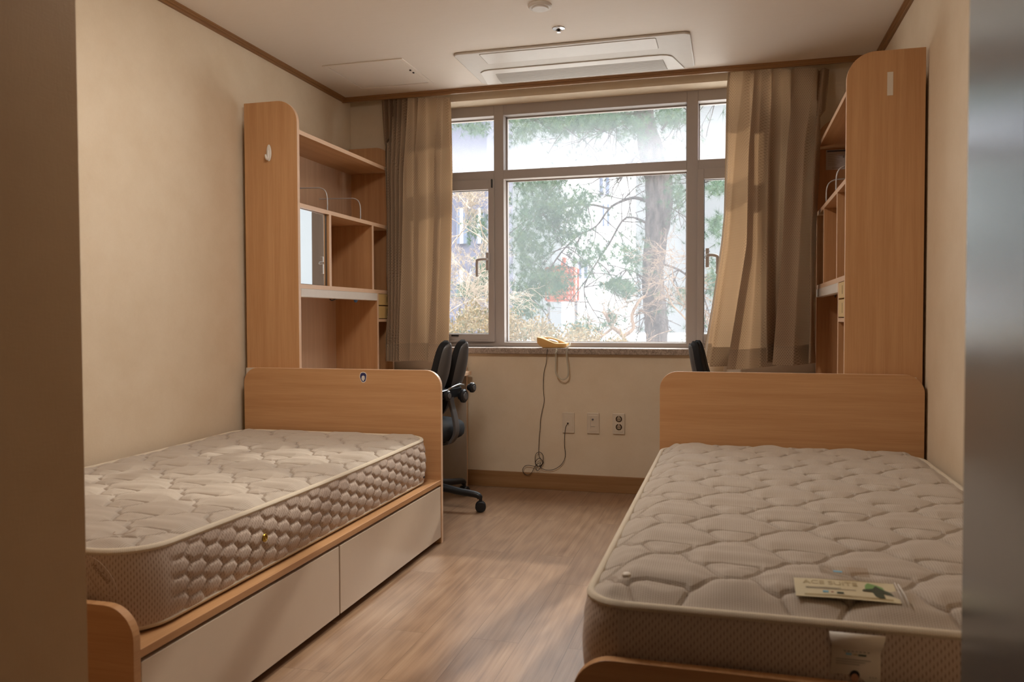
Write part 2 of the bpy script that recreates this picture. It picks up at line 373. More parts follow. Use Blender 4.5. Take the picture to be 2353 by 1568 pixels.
struct(MB().box(W-.012, W, YF, -.012, 0, .095).build('baseboard_right', m_bbw), 'brown wooden baseboard behind the right bed', 'baseboard')
# window
KW = 1.0053
def sx(x): return CAM.x+(x-CAM.x)*KW
def sz(z): return CAM.z+(z-CAM.z)*KW
win = sroot('window_1', 'wide grey framed window with a large hazy middle pane', 'window', (1.5, .2, OZ0))
FY0, FY1, GY = .145, .27, .225
xs = [OX0, OX0+.05, sx(.893), sx(.953), sx(2.042), sx(2.104), OX1-.05, OX1]; zs = [OZ0, sz(.862), sz(1.852), sz(1.907), sz(2.238), OZ1]
f = MB()
for a, b in ((0, 1), (2, 3), (4, 5), (6, 7)): f.box(xs[a], xs[b], FY0, FY1, zs[0], zs[5])
for a, b in ((1, 2), (3, 4), (5, 6)):
    f.box(xs[a], xs[b], FY0, FY1, zs[0], zs[1]); f.box(xs[a], xs[b], FY0, FY1, zs[2], zs[3]); f.box(xs[a], xs[b], FY0, FY1, zs[4], zs[5])
f.build('window_frame', m_frame, win, bev=.0025)
# glazing beads
b = MB()
def bead(x0, x1, z0, z1, y0, w=.008):
    b.box(x0, x0+w, y0, y0+.012, z0, z1); b.box(x1-w, x1, y0, y0+.012, z0, z1); b.box(x0, x1, y0, y0+.012, z0, z0+w*.6); b.box(x0, x1, y0, y0+.012, z1-w, z1)
for (i, j, k, l) in ((1, 2, 3, 4), (3, 4, 3, 4), (5, 6, 3, 4), (3, 4, 1, 2)): bead(xs[i], xs[j], zs[k], zs[l], GY-.014)
b.build('glazing_bead', m_frame, win, bev=.001)
for (i, j, k, l, m) in ((1, 2, 3, 4, m_glass_u), (3, 4, 3, 4, m_glass_u), (5, 6, 3, 4, m_glass_u), (3, 4, 1, 2, m_glass_c)):
    MB().add([(xs[i], GY, zs[k]), (xs[j], GY, zs[k]), (xs[j], GY, zs[l]), (xs[i], GY, zs[l])], [(0, 1, 2, 3)]).build('pane', m, win)
def sash(x0, x1, z0, z1, right):
    s = MB(); y0, y1 = .128, .2; w = .036
    s.box(x0, x0+(w if right is not None else w), y0, y1, z0, z1); s.box(x1-w, x1, y0, y1, z0, z1); s.box(x0+w, x1-w, y0, y1, z0, z0+.05); s.box(x0+w, x1-w, y0, y1, z1-.058, z1)
    s.box(x0+w, x1-w, y0-.003, y0+.002, z0+.012, z0+.016)
    fr = s.build('sash', m_frame, win, bev=.002)
    MB().add([(x0+w, .17, z0+.05), (x1-w, .17, z0+.05), (x1-w, .17, z1-.058), (x0+w, .17, z1-.058)], [(0, 1, 2, 3)]).build('pane', m_glass_s, fr)
    g = MB(); g.box(x0+w, x1-w, .162, .17, z0+.05, z0+.053); g.box(x0+w, x1-w, .162, .17, z1-.061, z1-.058); g.box(x0+w, x0+w+.003, .162, .17, z0+.05, z1-.058); g.box(x1-w-.003, x1-w, .162, .17, z0+.05, z1-.058)
    g.build('gasket', m_black, fr)
    return fr
ls = sash(xs[1]-.01, sx(.897), sz(.863), sz(1.851), False); rs = sash(sx(2.104)-.002, xs[6]+.01, sz(.863), sz(1.851), True)
def handle(par, u0, v0, u1, v1, sgn):
    """cranked window handle with its plate"""
    p0 = at(u0, v0, y=.12); p1 = at(u1, v1, y=.12); hx = (p0.x+p1.x)/2
    m = MB(); m.box(p0.x, p1.x, .10, .128, p1.z, p0.z)
    h = m.build('handle_plate', m_frame, par, bev=.003)
    zc = (p0.z+p1.z)/2+.012
    q = MB(); pts = [(hx, .10, zc), (hx, .078, zc), (hx+sgn*.03, .07, zc), (hx+sgn*.052, .07, zc-.006), (hx+sgn*.056, .07, zc-.02), (hx+sgn*.056, .07, zc-.09), (hx+sgn*.052, .066, zc-.102)]
    q.tube(spline(pts, 4), .0085, 8); q.build('lever', m_frame, h, smooth=True)
handle(ls, 1118, 581, 1125, 622, -1); handle(rs, 1621.6, 571, 1629.4, 615, 1)
MB().box(sx(.893)-.012, sx(.893)-.004, .118, .13, sz(1.80), sz(1.852)).build('hinge', m_black, ls, bev=.002)
q = at(1045, 772, y=.125); MB().box(q.x-.02, q.x+.025, .118, .13, q.z-.004, q.z+.006).build('latch', m_dark, ls)
MB().box(OX0-.02, OX1+.02, -.03, .145, OZ0-.035, OZ0).build('window_sill', m_granite, win, bev=.003)
rl = MB().box(.06, 2.95, -.074, -.05, 2.345, 2.372).build('curtain_rail', m_white, bev=.003); tag(rl, 'white curtain rail tucked behind the wooden trim', 'rail')

# ---------------------------------------------------------------- entrance door at the right edge
door = sroot('door_1', 'grey steel door standing open at the right edge', 'door', (XR, -3.9, 0))
j = MB(); j.box(XR-.012, XR, YF-.055, YF-.012, 0, 2.15); j.build('door_frame', m_steel, door, bev=.003)
MB().box(XR-.02, XR-.004, YF-.95, YF-.058, .01, 2.12).build('door_leaf', m_steel, door, bev=.002)

# ---------------------------------------------------------------- beds
def make_bed(side):
    sg = 1 if side == 'left' else -1
    X = (lambda x: x) if side == 'left' else (lambda x: 3.0452-x)   # mirrored about the room's middle
    hz = .777 if side == 'left' else .787
    lab = {'left': 'beech bed frame along the left wall with two cream drawers and a small blue sticker',
           'right': 'beech bed frame along the right wall, its headboard plain'}[side]
    r = thing('bed_frame', lab, 'bed', (X(.54), -2.2, 0), 'single beds')
    def bx(m, x0, x1, *a, **k): m.box(min(X(x0), X(x1)), max(X(x0), X(x1)), *a, **k); return m
    x0, x1 = .041, 1.0405
    o = rrect(min(X(x0), X(x1)), max(X(x0), X(x1)), 0, hz, [0, 0, .072, .072], 10)
    MB().prism(o, 'y', -1.2305, -1.2085, 0, 1).build('headboard', [m_bx, m_edge], r, bev=.001)
    o = rrect(min(X(x0), X(x1)), max(X(x0), X(x1)), 0, .385, [0, 0, .075, .075], 10)
    MB().prism(o, 'y', -3.152, -3.13, 0, 1).build('footboard', [m_bx, m_by], r, bev=.001)
    bx(MB(), .05, 1.0395, -3.13, -1.2305, .266, .286).build('platform', m_by, r, bev=.0015)
    bx(MB(), .05, .068, -3.13, -1.2305, .05, .266).build('rear_panel', m_by, r)
    bx(MB(), .07, 1.015, -2.206, -2.19, .01, .266).build('middle_support', m_by, r)
    for (a, b) in ((-3.126, -2.202), (-2.194, -1.2335)):
        d = bx(MB(), 1.018, 1.0385, a, b, .028, .256).build('drawer', m_drawer, r, bev=.001)
        bx(MB(), 1.014, 1.0178, a+.001, b-.001, .03, .254).build('drawer_edge', m_yel, d)
        bb = MB(); bx(bb, .5, .512, a+.02, b-.02, .05, .2); bx(bb, .5, 1.014, a+.02, a+.032, .05, .2); bx(bb, .5, 1.014, b-.032, b-.02, .05, .2); bx(bb, .5, 1.014, a+.02, b-.02, .045, .052)
        bb.build('drawer_box', m_back, d)
        for yy in (a+.06, b-.04):
            cst = MB().lathe([(.004, -.008), (.014, -.008), (.014, .008), (.004, .008)], (X(.96), yy, .0145), 'x', 14); cst.box(X(.96)-.012, X(.96)+.012, yy-.012, yy+.012, .024, .046); cst.build('drawer_wheel', m_grey, d)
    return r
bedL = make_bed('left'); bedR = make_bed('right')

# ---------------------------------------------------------------- mattresses
def quilt_table():
    """seams of the cloud quilting, read as a repeating tile 0.28 x 0.26 m"""
    a = 4.706; o = at(1340+1320/a, 1080+1005/a, z=.51)
    S = [[(1020, 880), (1110, 860), (1170, 835), (1210, 812), (1300, 800), (1380, 780), (1430, 762), (1560, 752), (1700, 762), (1760, 765)],
         [(1060, 885), (1120, 915), (1170, 965), (1230, 985), (1290, 1000), (1320, 1005)],
         [(1320, 1005), (1380, 1060), (1460, 1115), (1560, 1150)],
         [(1320, 1005), (1360, 988), (1500, 985), (1700, 1010), (1900, 1035), (1960, 1062)]]
    segs = []
    for k, L in enumerate(S):
        P = [at(1340+x/a, 1080+y/a, z=.51)-o for x, y in L]; P = [(p.x, p.y) for p in P]
        for p, q in zip(P[:-1], P[1:]): segs.append((p, q))
    nx, ny = 140, 130; gx, gy = np.meshgrid(np.arange(nx)*.28/nx, np.arange(ny)*.26/ny, indexing='ij')
    D = np.full((nx, ny), 9.)
    for p, q in segs:
        d = np.array(q)-np.array(p); L = d@d+1e-12
        for i in range(-3, 4):
            for j in range(-4, 5):
                if (i+j) % 2: continue
                ox, oy = p[0]+i*.14, p[1]+j*.13
                t = np.clip(((gx-ox)*d[0]+(gy-oy)*d[1])/L, 0, 1)
                D = np.minimum(D, np.hypot(gx-ox-t*d[0], gy-oy-t*d[1]))
    return D, (o.x, o.y)
QD, QO = quilt_table()
def quilt(x, y):
    nx, ny = QD.shape; fx = ((x-QO[0]) % .28)/.28*nx; fy = ((y-QO[1]) % .26)/.26*ny
    i = np.floor(fx).astype(int); j = np.floor(fy).astype(int); a = fx-i; b = fy-j; i %= nx; j %= ny; i1 = (i+1) % nx; j1 = (j+1) % ny
    return (QD[i, j]*(1-a)*(1-b)+QD[i1, j]*a*(1-b)+QD[i, j1]*(1-a)*b+QD[i1, j1]*a*b)
def outline(x0, x1, y0, y1, r, step):
    """points and outward normals round the mattress, with the running length"""
    P = []
    def seg(ax, ay, bx, by, n):
        L = math.hypot(bx-ax, by-ay); k = max(2, int(L/step))
        for i in range(k): t = i/k; P.append((ax+(bx-ax)*t, ay+(by-ay)*t, n[0], n[1]))
    def arc(cx, cy, a0):
        k = max(4, int(r*PI/2/step))
        for i in range(k): a = a0+PI/2*i/k; P.append((cx+r*math.cos(a), cy+r*math.sin(a), math.cos(a), math.sin(a)))
    seg(x0+r, y0, x1-r, y0, (0, -1)); arc(x1-r, y0+r, -PI/2); seg(x1, y0+r, x1, y1-r, (1, 0)); arc(x1-r, y1-r, 0)
    seg(x1-r, y1, x0+r, y1, (0, 1)); arc(x0+r, y1-r, PI/2); seg(x0, y1-r, x0, y0+r, (-1, 0)); arc(x0+r, y0+r, PI)
    P = np.array(P); d = np.hypot(*(np.roll(P[:, :2], -1, 0)-P[:, :2]).T); return P, np.concatenate([[0], np.cumsum(d)[:-1]])
def gridfaces(n, m, closed=False):
    i, j = np.meshgrid(np.arange(n if closed else n-1), np.arange(m-1), indexing='ij'); i1 = (i+1) % n
    return np.stack([i*m+j, i1*m+j, i1*m+j+1, i*m+j+1], -1).reshape(-1, 4)
def smoothstep(x): x = np.clip(x, 0, 1); return x*x*(3-2*x)
def make_mattress(label, x0, x1, y0, y1, zb, zp, zt, r, hexa, sag, roll=.06):
    root = thing('mattress', label, 'mattress', ((x0+x1)/2, (y0+y1)/2, zb), 'bare mattresses on the beds')
    def dip(y): return sag*np.sin(PI*np.clip((y-y0)/(y1-y0), 0, 1))
    # top panel
    st = .003; ny = int((y1-y0)/st); nx = int((x1-x0)/st)
    ys = np.linspace(y0, y1, ny); e = np.minimum(ys-y0, y1-ys); ins = np.where(e < r, r-np.sqrt(np.maximum(r*r-(r-np.minimum(e, r))**2, 0)), 0)
    xa = x0+ins; xb = x1-ins; t = np.linspace(0, 1, nx)
    X = xa[:, None]+(xb-xa)[:, None]*t[None]; Y = np.repeat(ys[:, None], nx, 1)
    ed = np.minimum(np.minimum(X-xa[:, None], xb[:, None]-X), np.minimum(Y-y0, y1-Y)); ed = np.maximum(ed, 0)
    Q = quilt(X, Y); fade = smoothstep(ed/.05)
    hh = (np.clip(Q/.034, 0, 1)**.32*.0115+np.clip(Q/.05, 0, 1)*.006)*(.3+.7*fade)
    wr = .0012*np.sin(Y*95+3*np.sin(X*6)+2*np.sin(Y*13))*smoothstep(Q/.02)
    Z = zt-.015-(zt-.012-zp)*(1-smoothstep(ed/roll))**1.0-dip(Y)+hh+wr*fade
    m = MB(); m.v = list(map(tuple, np.stack([X, Y, Z], -1).reshape(-1, 3).tolist())); m.f = [tuple(q) for q in gridfaces(ny, nx)[:, ::-1].tolist()]; m.mi = [0]*len(m.f)
    m.uv = np.stack([X, Y], -1).reshape(-1, 2)
    top = m.build('quilted_top', m_mat_top, root, smooth=True)
    at_ = top.data.attributes.new('seam', 'FLOAT', 'POINT'); at_.data.foreach_set('value', np.maximum(Q, .0).astype(np.float32).ravel())
    # border
    P, s = outline(x0, x1, y0, y1, r, .0045); nz = 46; vz = np.linspace(0, 1, nz)
    zt_ = zp-dip(P[:, 1]); Zs = zb+(zt_[:, None]-zb)*vz[None]
    bul = .012*np.sin(PI*vz)**.6
    S2 = np.repeat(s[:, None], nz, 1); disp = np.repeat(bul[None], len(s), 0)
    mid = np.sin(PI*vz)**.5
    if hexa:
        a, h = .066, .0425; hx = s[:, None]; zz = Zs-zb+.004; best = np.full(Zs.shape, 9.)
        col = np.round(hx/a)
        for dc in (-1, 0, 1):
            cc = col+dc; cy = (cc % 2)*h/2
            for dr in (-1, 0, 1):
                rr = np.round((zz-cy)/h)+dr; dx = np.abs(hx-cc*a); dz = np.abs(zz-cy-rr*h)
                # pointy hexagon metric, pushed up a little so a flat band is left below each cell
                dd = np.maximum(dx/.044+dz/.0425, dz/.0192)
                best = np.minimum(best, dd)
        flat = smoothstep(1-(P[:, 1]-(y0+.13))/-.06)[:, None] if False else 1
        # only the long side and the head carry the raised cells
        on = smoothstep((P[:, 1]-(y0+r*.8))/.05)[:, None]
        disp = disp+on*mid[None]*(.0068*(1-np.clip((best-.60)/.36, 0, 1)**2)+.0012*(1-best)-.003)
    else:
        wv = np.minimum(quilt(S2*.9, Zs*1.6), .03)
        disp = disp+mid[None]*.0025*np.sqrt(wv/.03)
    Xs = P[:, 0:1]+P[:, 2:3]*disp; Ys = P[:, 1:2]+P[:, 3:4]*disp
    m = MB(); m.v = list(map(tuple, np.stack([Xs, Ys, Zs], -1).reshape(-1, 3).tolist())); m.f = [tuple(q) for q in gridfaces(len(s), nz, True).tolist()]; m.mi = [0]*len(m.f)
    m.uv = np.stack([S2, Zs], -1).reshape(-1, 2); m.build('border', m_mat_side, root, smooth=True)
    # underside
    MB().prism([(p[0], p[1]) for p in P[::8]], 'z', zb, zb+.002).build('underside', m_mat_side, root)
    for zz, nm in ((zp, 1), (zb+.008, 0)):
        Pp, ss = outline(x0+.002, x1-.002, y0+.002, y1-.002, r, .02); d = dip(Pp[:, 1])*nm
        k = 8; rad = .0085; V = []; U = []
        for i in range(len(Pp)):
            for j in range(k+1):
                a = 2*PI*j/k; V.append((Pp[i, 0]+Pp[i, 2]*rad*math.cos(a), Pp[i, 1]+Pp[i, 3]*rad*math.cos(a), zz-d[i]+rad*math.sin(a))); U.append((ss[i], rad*a))
        m = MB(); m.v = V; m.f = [tuple(q) for q in gridfaces(len(Pp), k+1, True).tolist()]; m.mi = [0]*len(m.f); m.uv = U
        m.build('piping', m_pipe, root, smooth=True)
    return root
LZP, RZP = .481, .473
matL = make_mattress('bare mattress on the left bed with a raised honeycomb border', .045, 1.0, -3.095, -1.262, .292, LZP, .498, .115, True, .010)
matR = make_mattress('bare mattress on the right bed with a clear label pocket on top', 2.020, 2.985, -3.108, -1.262, .292, RZP, .513, .075, False, .0, .095)
m_ink = plain('faded_brown_ink', (168, 140, 116), .8); m_inkd = plain('brown_ink', (120, 92, 68), .8)
# gold vents and the woven border mark of the left mattress
for (u, v) in ((604, 1236), (974, 1097)):
    p = at(u, v, x=1.012)
    if u == 604:
        g = MB().lathe([(.0, .0), (.011, .0), (.012, .003), (.011, .005), (.007, .005), (.006, .002), (.0, .002)], (1.016, p.y, p.z), 'x', 20)
        g.lathe([(0, .001), (.004, .001), (.003, .005), (0, .006)], (1.016, p.y, p.z), 'x', 10); g.build('vent_eyelet', m_gold, matL, smooth='auto')
    else:
        MB().lathe([(0, 0), (.005, 0), (.005, .003), (0, .003)], (1.011, p.y, p.z), 'x', 12).build('vent_hole', m_dark, matL)
p = at(212, 1295, y=-3.108)
text('MicroGuard', .0165, (p.x-.002, -3.1092, p.z-.006), (1, 0, -.84), (.84, 0, 1), m_inkd, 'woven_mark', matL, .72)
tt = MB(); c0 = Vector((p.x+.022, -3.1090, p.z-.028)); L = [c0+Vector((.056*math.cos(a)*.72+.025*math.sin(a)*.6, 0, -.056*math.cos(a)*.66+.025*math.sin(a)*.8)) for a in np.linspace(0, 2*PI, 40)]
tt.tube(L, .0006, 4, closed=False).build('mark_ring', m_ink, matL)
# printed ring on the left mattress top
for (u, v) in ((286, 1222), ):
    p = at(u, v, z=.497); tt = MB(); tt.tube([p+Vector((.02*math.cos(a), .03*math.sin(a), .0005)) for a in np.linspace(-.9*PI, .35*PI, 30)], .0006, 4); tt.build('printed_ring', m_ink, matL)
# right mattress: button dimple, label pocket, hanging tag
root = matR
def mk_clear():
    n = N('clear_vinyl'); tp = n.n('ShaderNodeBsdfTransparent', {'Color': (.97, .97, .96, 1)}); gl = n.n('ShaderNodeBsdfGlossy', {'Roughness': .12}); a = n.n('ShaderNodeMixShader'); a.inputs[0].default_value = .12
    n.t.links.new(tp.outputs[0], a.inputs[1]); n.t.links.new(gl.outputs[0], a.inputs[2]); return n.done(a)
m_clear = mk_clear(); m_card = plain('ivory_card', (234, 222, 190), .5); m_green = plain('dark_green_print', (52, 74, 62), .6); m_lgreen = plain('light_green_print', (128, 176, 110), .6)
m_cyan = plain('light_blue_print', (120, 184, 214), .6); m_tan = plain('tan_print', (190, 170, 126), .7); m_title = plain('pale_tan_print', (204, 186, 146), .7); m_tag = plain('white_satin_tag', (222, 210, 194), .5); m_skin = plain('skin_print', (196, 146, 118), .6); m_hair = plain('black_print', (26, 22, 24), .6); m_red = plain('red_print', (170, 50, 48), .6); m_inkg = plain('grey_ink', (150, 140, 128), .7)
CZ = .5155
cq = [at(1819, 1329, z=.515), at(1824, 1370, z=.5035), at(2088, 1391, z=.5025), at(2068, 1346, z=.515)]
ex = (cq[2]-cq[1]); ex.z = 0; LX = ex.length; ex.normalize(); ey = (cq[0]-cq[1]).normalized(); ey = (ey-ex*ey.dot(ex)).normalized(); LY = .085
O = cq[1].copy(); O.z = CZ
def CP(a, b, h=0): return (cq[1]*(1-a)+cq[2]*a)*(1-b)+(cq[0]*(1-a)+cq[3]*a)*b+Vector((0, 0, h+.002*math.sin(a*PI)))
def plate(name, m, par, pts, h0, h1):
    mb = MB(); n = len(pts); mb.add([CP(a, b, h0) for a, b in pts]+[CP(a, b, h1) for a, b in pts], [tuple(range(n-1, -1, -1)), tuple(range(n, 2*n))]+[(i, (i+1) % n, n+(i+1) % n, n+i) for i in range(n)])
    return mb.build(name, m, par)
def strip(pts, k=10):   # a rectangle finely cut along the card so it follows the gentle bow
    (a0, b0), (a1, b1) = pts; return [(a0+(a1-a0)*i/k, b0) for i in range(k+1)]+[(a1-(a1-a0)*i/k, b1) for i in range(k+1)]
card = plate('label_card', m_card, matR, strip(((0.02, .0), (.94, 1.0))), 0, .0012)
card['label'] = 'ivory printed card in a clear pocket'
text('ACE SUITE', .019, CP(.10, .70, .0022), ex, ey, m_title, 'title_print', card, 1.08)
text('COMFORT', .009, CP(.31, .58, .0028), ex, ey, m_tan, 'subtitle_print', card, 1.0) if False else None
for i, (a, b, w_) in enumerate(((.12, .5, .32), (.12, .44, .45))): plate('small_print', m_inkg, card, strip(((a, b), (a+w_, b+.015))), .0014, .0018)
plate('badge_print', m_cyan, card, strip(((.27, .24), (.32, .34))), .0014, .002); plate('badge_print', m_red, card, strip(((.345, .27), (.365, .3))), .0014, .002); plate('badge_print', m_green, card, strip(((.395, .22), (.455, .30))), .0014, .002)
plate('base_print', m_tan, card, strip(((.10, .06), (.88, .14))), .0014, .0018)
# standing leafy emblem printed at the card's right
plate('emblem_print', m_lgreen, card, [(.66, .58), (.72, .55), (.83, .6), (.82, .72), (.78, .8), (.7, .9), (.67, .78)], .0014, .0018)
plate('emblem_print', m_green, card, [(.63, .45), (.72, .42), (.735, .22), (.77, .12), (.815, .14), (.81, .38), (.90, .30), (.875, .48), (.80, .62), (.76, .76), (.73, .6), (.64, .52)], .0018, .0024)
cl = MB(); n_ = 14
for i in range(n_):
    pass
V = []; 
for i in range(n_+1):
    a = -.03+1.10*i/n_; w_ = .0006*math.sin(a*17)
    V += [CP(a, -.04, .0042+w_), CP(a, 1.08, .0042+w_)]
cl.add(V, [(2*i, 2*i+2, 2*i+3, 2*i+1) for i in range(n_)]); cl.build('clear_pocket', m_clear, matR, smooth=True)
rb = MB(); rb.tube([CP(1.0, -.1, .005), CP(.99, .35, .0065), CP(.975, .9, .005)], .0012, 6); rb.tube([CP(.965, -.02, .004), CP(.955, .5, .005), CP(.95, 1, .004)], .0008, 6); rb.build('pocket_rim', m_white, matR, smooth=True)
p = [at(u, v, z=.519) for u, v in ((1880, 1302), (1992, 1308), (2000, 1330), (1885, 1318))]
cp2 = MB(); cp2.add([q+Vector((0, 0, .001)) for q in p]+[q+Vector((0, 0, .0018)) for q in p], [(3, 2, 1, 0), (4, 5, 6, 7), (0, 1, 5, 4), (1, 2, 6, 5), (2, 3, 7, 6), (3, 0, 4, 7)]); cp2.build('clear_flap', m_clear, matR)
c5 = at(1925, 1314, z=.5215); MB().box(c5.x-.008, c5.x+.008, c5.y-.004, c5.y+.004, c5.z, c5.z+.0004).build('flap_print', m_cyan, matR)
# button near the corner
p = at(1440, 1318, z=.508); bt = MB().lathe([(0, .006), (.007, .0058), (.0095, .003), (.009, 0), (0, 0)], (p.x, p.y, .503), 'z', 18); bt.build('tuft_button', m_tag, matR, smooth=True)
# hanging satin tag
TY = -3.1185; ta, tb = at(1905, 1458, y=TY), at(2035, 1466, y=TY); tw = (tb.x-ta.x)
tg = MB(); V = []; nz_ = 14
for i in range(nz_+1):
    t_ = i/nz_; z_ = ta.z+.006-t_*.115; y_ = TY-.001-.008*math.exp(-((t_-.13)/.07)**2)-.002*math.sin(t_*3); V += [(ta.x+.006*smoothstep(t_*4)-.006*t_, y_, z_), (tb.x-.008*smoothstep(t_*4), y_, z_)]
tg.add(V, [(2*i, 2*i+2, 2*i+3, 2*i+1) for i in range(nz_)]); tag_o = tg.build('care_tag', m_tag, matR, smooth=True); tag_o['label'] = 'white satin tag hanging from the piping'
sm = tag_o.modifiers.new('thick', 'SOLIDIFY'); sm.thickness = .0006; sm.offset = 0
def TP(a, t_, dy=.0012): return Vector((ta.x+a*tw, TY-.001-.002*math.sin(t_*3)-.008*math.exp(-((t_-.13)/.07)**2)-dy, ta.z+.006-t_*.115))
def tbar(a0, a1, t0, t1, m, nm='tag_print'):
    q = MB(); q.add([TP(a0, t0), TP(a1, t0), TP(a1, t1), TP(a0, t1), TP(a0, t0, .0008), TP(a1, t0, .0008), TP(a1, t1, .0008), TP(a0, t1, .0008)], [(3, 2, 1, 0), (4, 5, 6, 7), (0, 1, 5, 4), (1, 2, 6, 5), (2, 3, 7, 6), (3, 0, 4, 7)]); q.build(nm, m, tag_o)
for k in range(7): tbar(.26+k*.07, .30+k*.07, .262, .278, m_inkg)
tbar(.30, .40, .30, .325, m_cyan); tbar(.43, .5, .305, .325, m_tan); tbar(.52, .66, .305, .33, m_green)
for k in range(3): tbar(.12, .74-.1*k, .39+k*.035, .398+k*.035, m_inkg)
pt = MB(); c_ = TP(.46, .645, .0016)
def disc(mb, c, rx, rz, y, k=18): mb.add([(c.x, c.y-y, c.z)]+[(c.x+rx*math.cos(2*PI*i/k), c.y-y, c.z+rz*math.sin(2*PI*i/k)) for i in range(k)], [(0, 1+(i+1) % k, 1+i) for i in range(k)])
for nm, m_, cc, rx_, rz_, y_ in (('portrait_jacket', m_hair, c_+Vector((0, 0, -.019)), .012, .008, .0), ('portrait_shirt', m_red, c_+Vector((0, 0, -.017)), .0028, .0065, .0002), ('portrait_hair', m_hair, c_+Vector((0, 0, .003)), .0078, .0082, .0), ('portrait_face', m_skin, c_+Vector((0, 0, -.003)), .0062, .0082, .0002)):
    q = MB(); disc(q, cc, rx_, rz_, y_); q.build(nm, m_, tag_o)
for a in (.12, .17, .22, .72, .77, .82): tbar(a, a+.02, .63, .645, m_inkg)

# ---------------------------------------------------------------- bookcase standing over the desk (one made, one turned about)
BX0, BX1, BY0, BY1 = .030, .3124, -1.1864, -.070
def make_bookcase():
    r = thing('bookcase', 'tall beech bookcase against the left wall with a white hook on its side', 'bookcase', ((BX0+BX1)/2, (BY0+BY1)/2, .0), 'bookcases over the desks')
    th = .022
    o = rrect(BX0, BX1, .0, 2.042, [0, 0, .105, 0], 12)
    MB().prism(o, 'y', BY0, BY0+th, 0, 1).build('side_panel', [m_bz, m_edge], r, bev=.001)
    MB().prism(o, 'y', BY1-th, BY1, 0, 1).build('side_panel', [m_bz, m_edge], r, bev=.001)
    a, b = BY0+th, BY1-th
    MB().box(BX0+.004, BX0+.016, a, b, .70, 1.945).build('back_panel', m_back, r)
    def board(nm, y0, y1, z0, z1, x0=BX0+.016, x1=BX1-.002):
        m = MB(); m.box(x0, x1-.0015, y0, y1, z0, z1, 0); m.box(x1-.0015, x1, y0, y1, z0, z1, 1); return m.build(nm, [m_by, m_edge], r)
    def post(nm, y0, y1, z0, z1, x0=BX0+.016, x1=BX1-.002):
        m = MB(); m.box(x0, x1-.0015, y0, y1, z0, z1, 0); m.box(x1-.0015, x1, y0, y1, z0, z1, 1); return m.build(nm, [m_bz, m_edge], r)
    board('shelf', a, b, 1.885, 1.905); board('shelf', a, b, 1.540, 1.560); board('shelf', a, b, 1.155, 1.176)
    post('divider', -.875, -.853, 1.176, 1.540); post('divider', -.368, -.347, 1.176, 1.540); post('lower_divider', -.306, -.286, .697, 1.155)
    # light cover with rounded nose under the low shelf
    lc = MB(); lc.box(BX1-.035, BX1+.001, a, -.3065, 1.113, 1.1545); lc.build('light_cover', m_whitelam, r, bev=.003)
    tb_ = MB().tube([(BX1-.06, a+.05, 1.14), (BX1-.06, -.4, 1.14)], .009, 10); tb_.build('lamp_tube', m_white, r, smooth=True)
    cr = MB().tube(spline([(.26, -.80, 1.15), (.262, -.79, 1.118), (.265, -.77, 1.105), (.27, -.74, 1.112), (.27, -.68, 1.118)], 5), .003, 6); cr.build('lamp_cable', m_cordb, r, smooth=True)
    MB().blob((.27, -.50, 1.116), (.012, .012, .018), 10, 8).build('lamp_knob', m_blueb, r, smooth=True)
    board('drawer_floor', -.286, b, .990, 1.006)
    for z0, z1 in ((1.088, 1.153), (1.010, 1.082)):
        m = MB(); m.box(BX0+.04, BX1-.003, -.284, b-.002, z0, z1); d = m.build('drawer', m_yel, r, bev=.001)
        MB().box(BX1-.0035, BX1-.0020, -.168, -.1655, z0+.016, z1-.014).build('pull_slot', m_dark, d)
    # sliding mirror in the first bay
    m = MB(); m.box(BX1-.022, BX1-.018, a+.002, -.8755, 1.179, 1.538); mm = m.build('mirror', m_mirror, r)
    MB().box(BX1-.024, BX1-.014, -.8835, -.8755, 1.177, 1.540).build('mirror_rim', m_chrome, mm)
    for yy in (-.87, -.49):
        w_ = MB().tube(spline([(.298, yy, 1.56), (.298, yy, 1.625), (.288, yy, 1.66), (.262, yy, 1.677), (.22, yy, 1.68), (.10, yy, 1.683), (BX0+.016, yy, 1.684)], 6), .0032, 8)
        w_.build('wire_bookend', m_wire, r, smooth=True)
    return r
bkL = make_bookcase(); bkR = dup(bkL); bkR.rotation_euler = (0, 0, PI); bkR.location = (3.0036+2.7225)/2, bkL.location.y, 0
bkR['label'] = 'tall beech bookcase against the right wall with a white sticker strip on its side'

def make_desk():
    r = thing('desk', 'pale desk under the left bookcase beside the window wall', 'desk', (.4, -.63, 0), 'desks under the bookcases')
    for (y0, y1, m_, nm) in ((-1.2055, -1.188, m_deskpanel, 'end_panel'), (-.052, -.034, m_deskpanel, 'end_panel')):
        o = rrect(.036, .768, 0, .775, [0, 0, .06, 0], 10); MB().prism(o, 'y', y0, y1, 0, 1).build(nm, [m_, m_edge], r, bev=.001)
    m = MB(); m.box(.018, .80, -1.186, -.053, .672, .695); m.build('desktop', m_edge, r, bev=.003)
    MB().box(.014, .028, -1.186, -.053, .0, .672).build('back_board', m_deskpanel, r)
    return r
# the bookcase sides stop at the desk top, so the desk carries them
for o in list(kids(bkL)):
    if o.name.startswith('side_panel'):
        for v in o.data.vertices:
            if v.co.z < .3: v.co.z = .6955
dkL = make_desk(); dkR = dup(dkL); dkR.rotation_euler = (0, 0, PI); dkR.location = (W+.0-.4, -1.2395+.63, 0); dkR.location.y = -(1.2055+.034)+.63
dkR['label'] = 'pale desk under the right bookcase, mostly hidden by the right headboard'

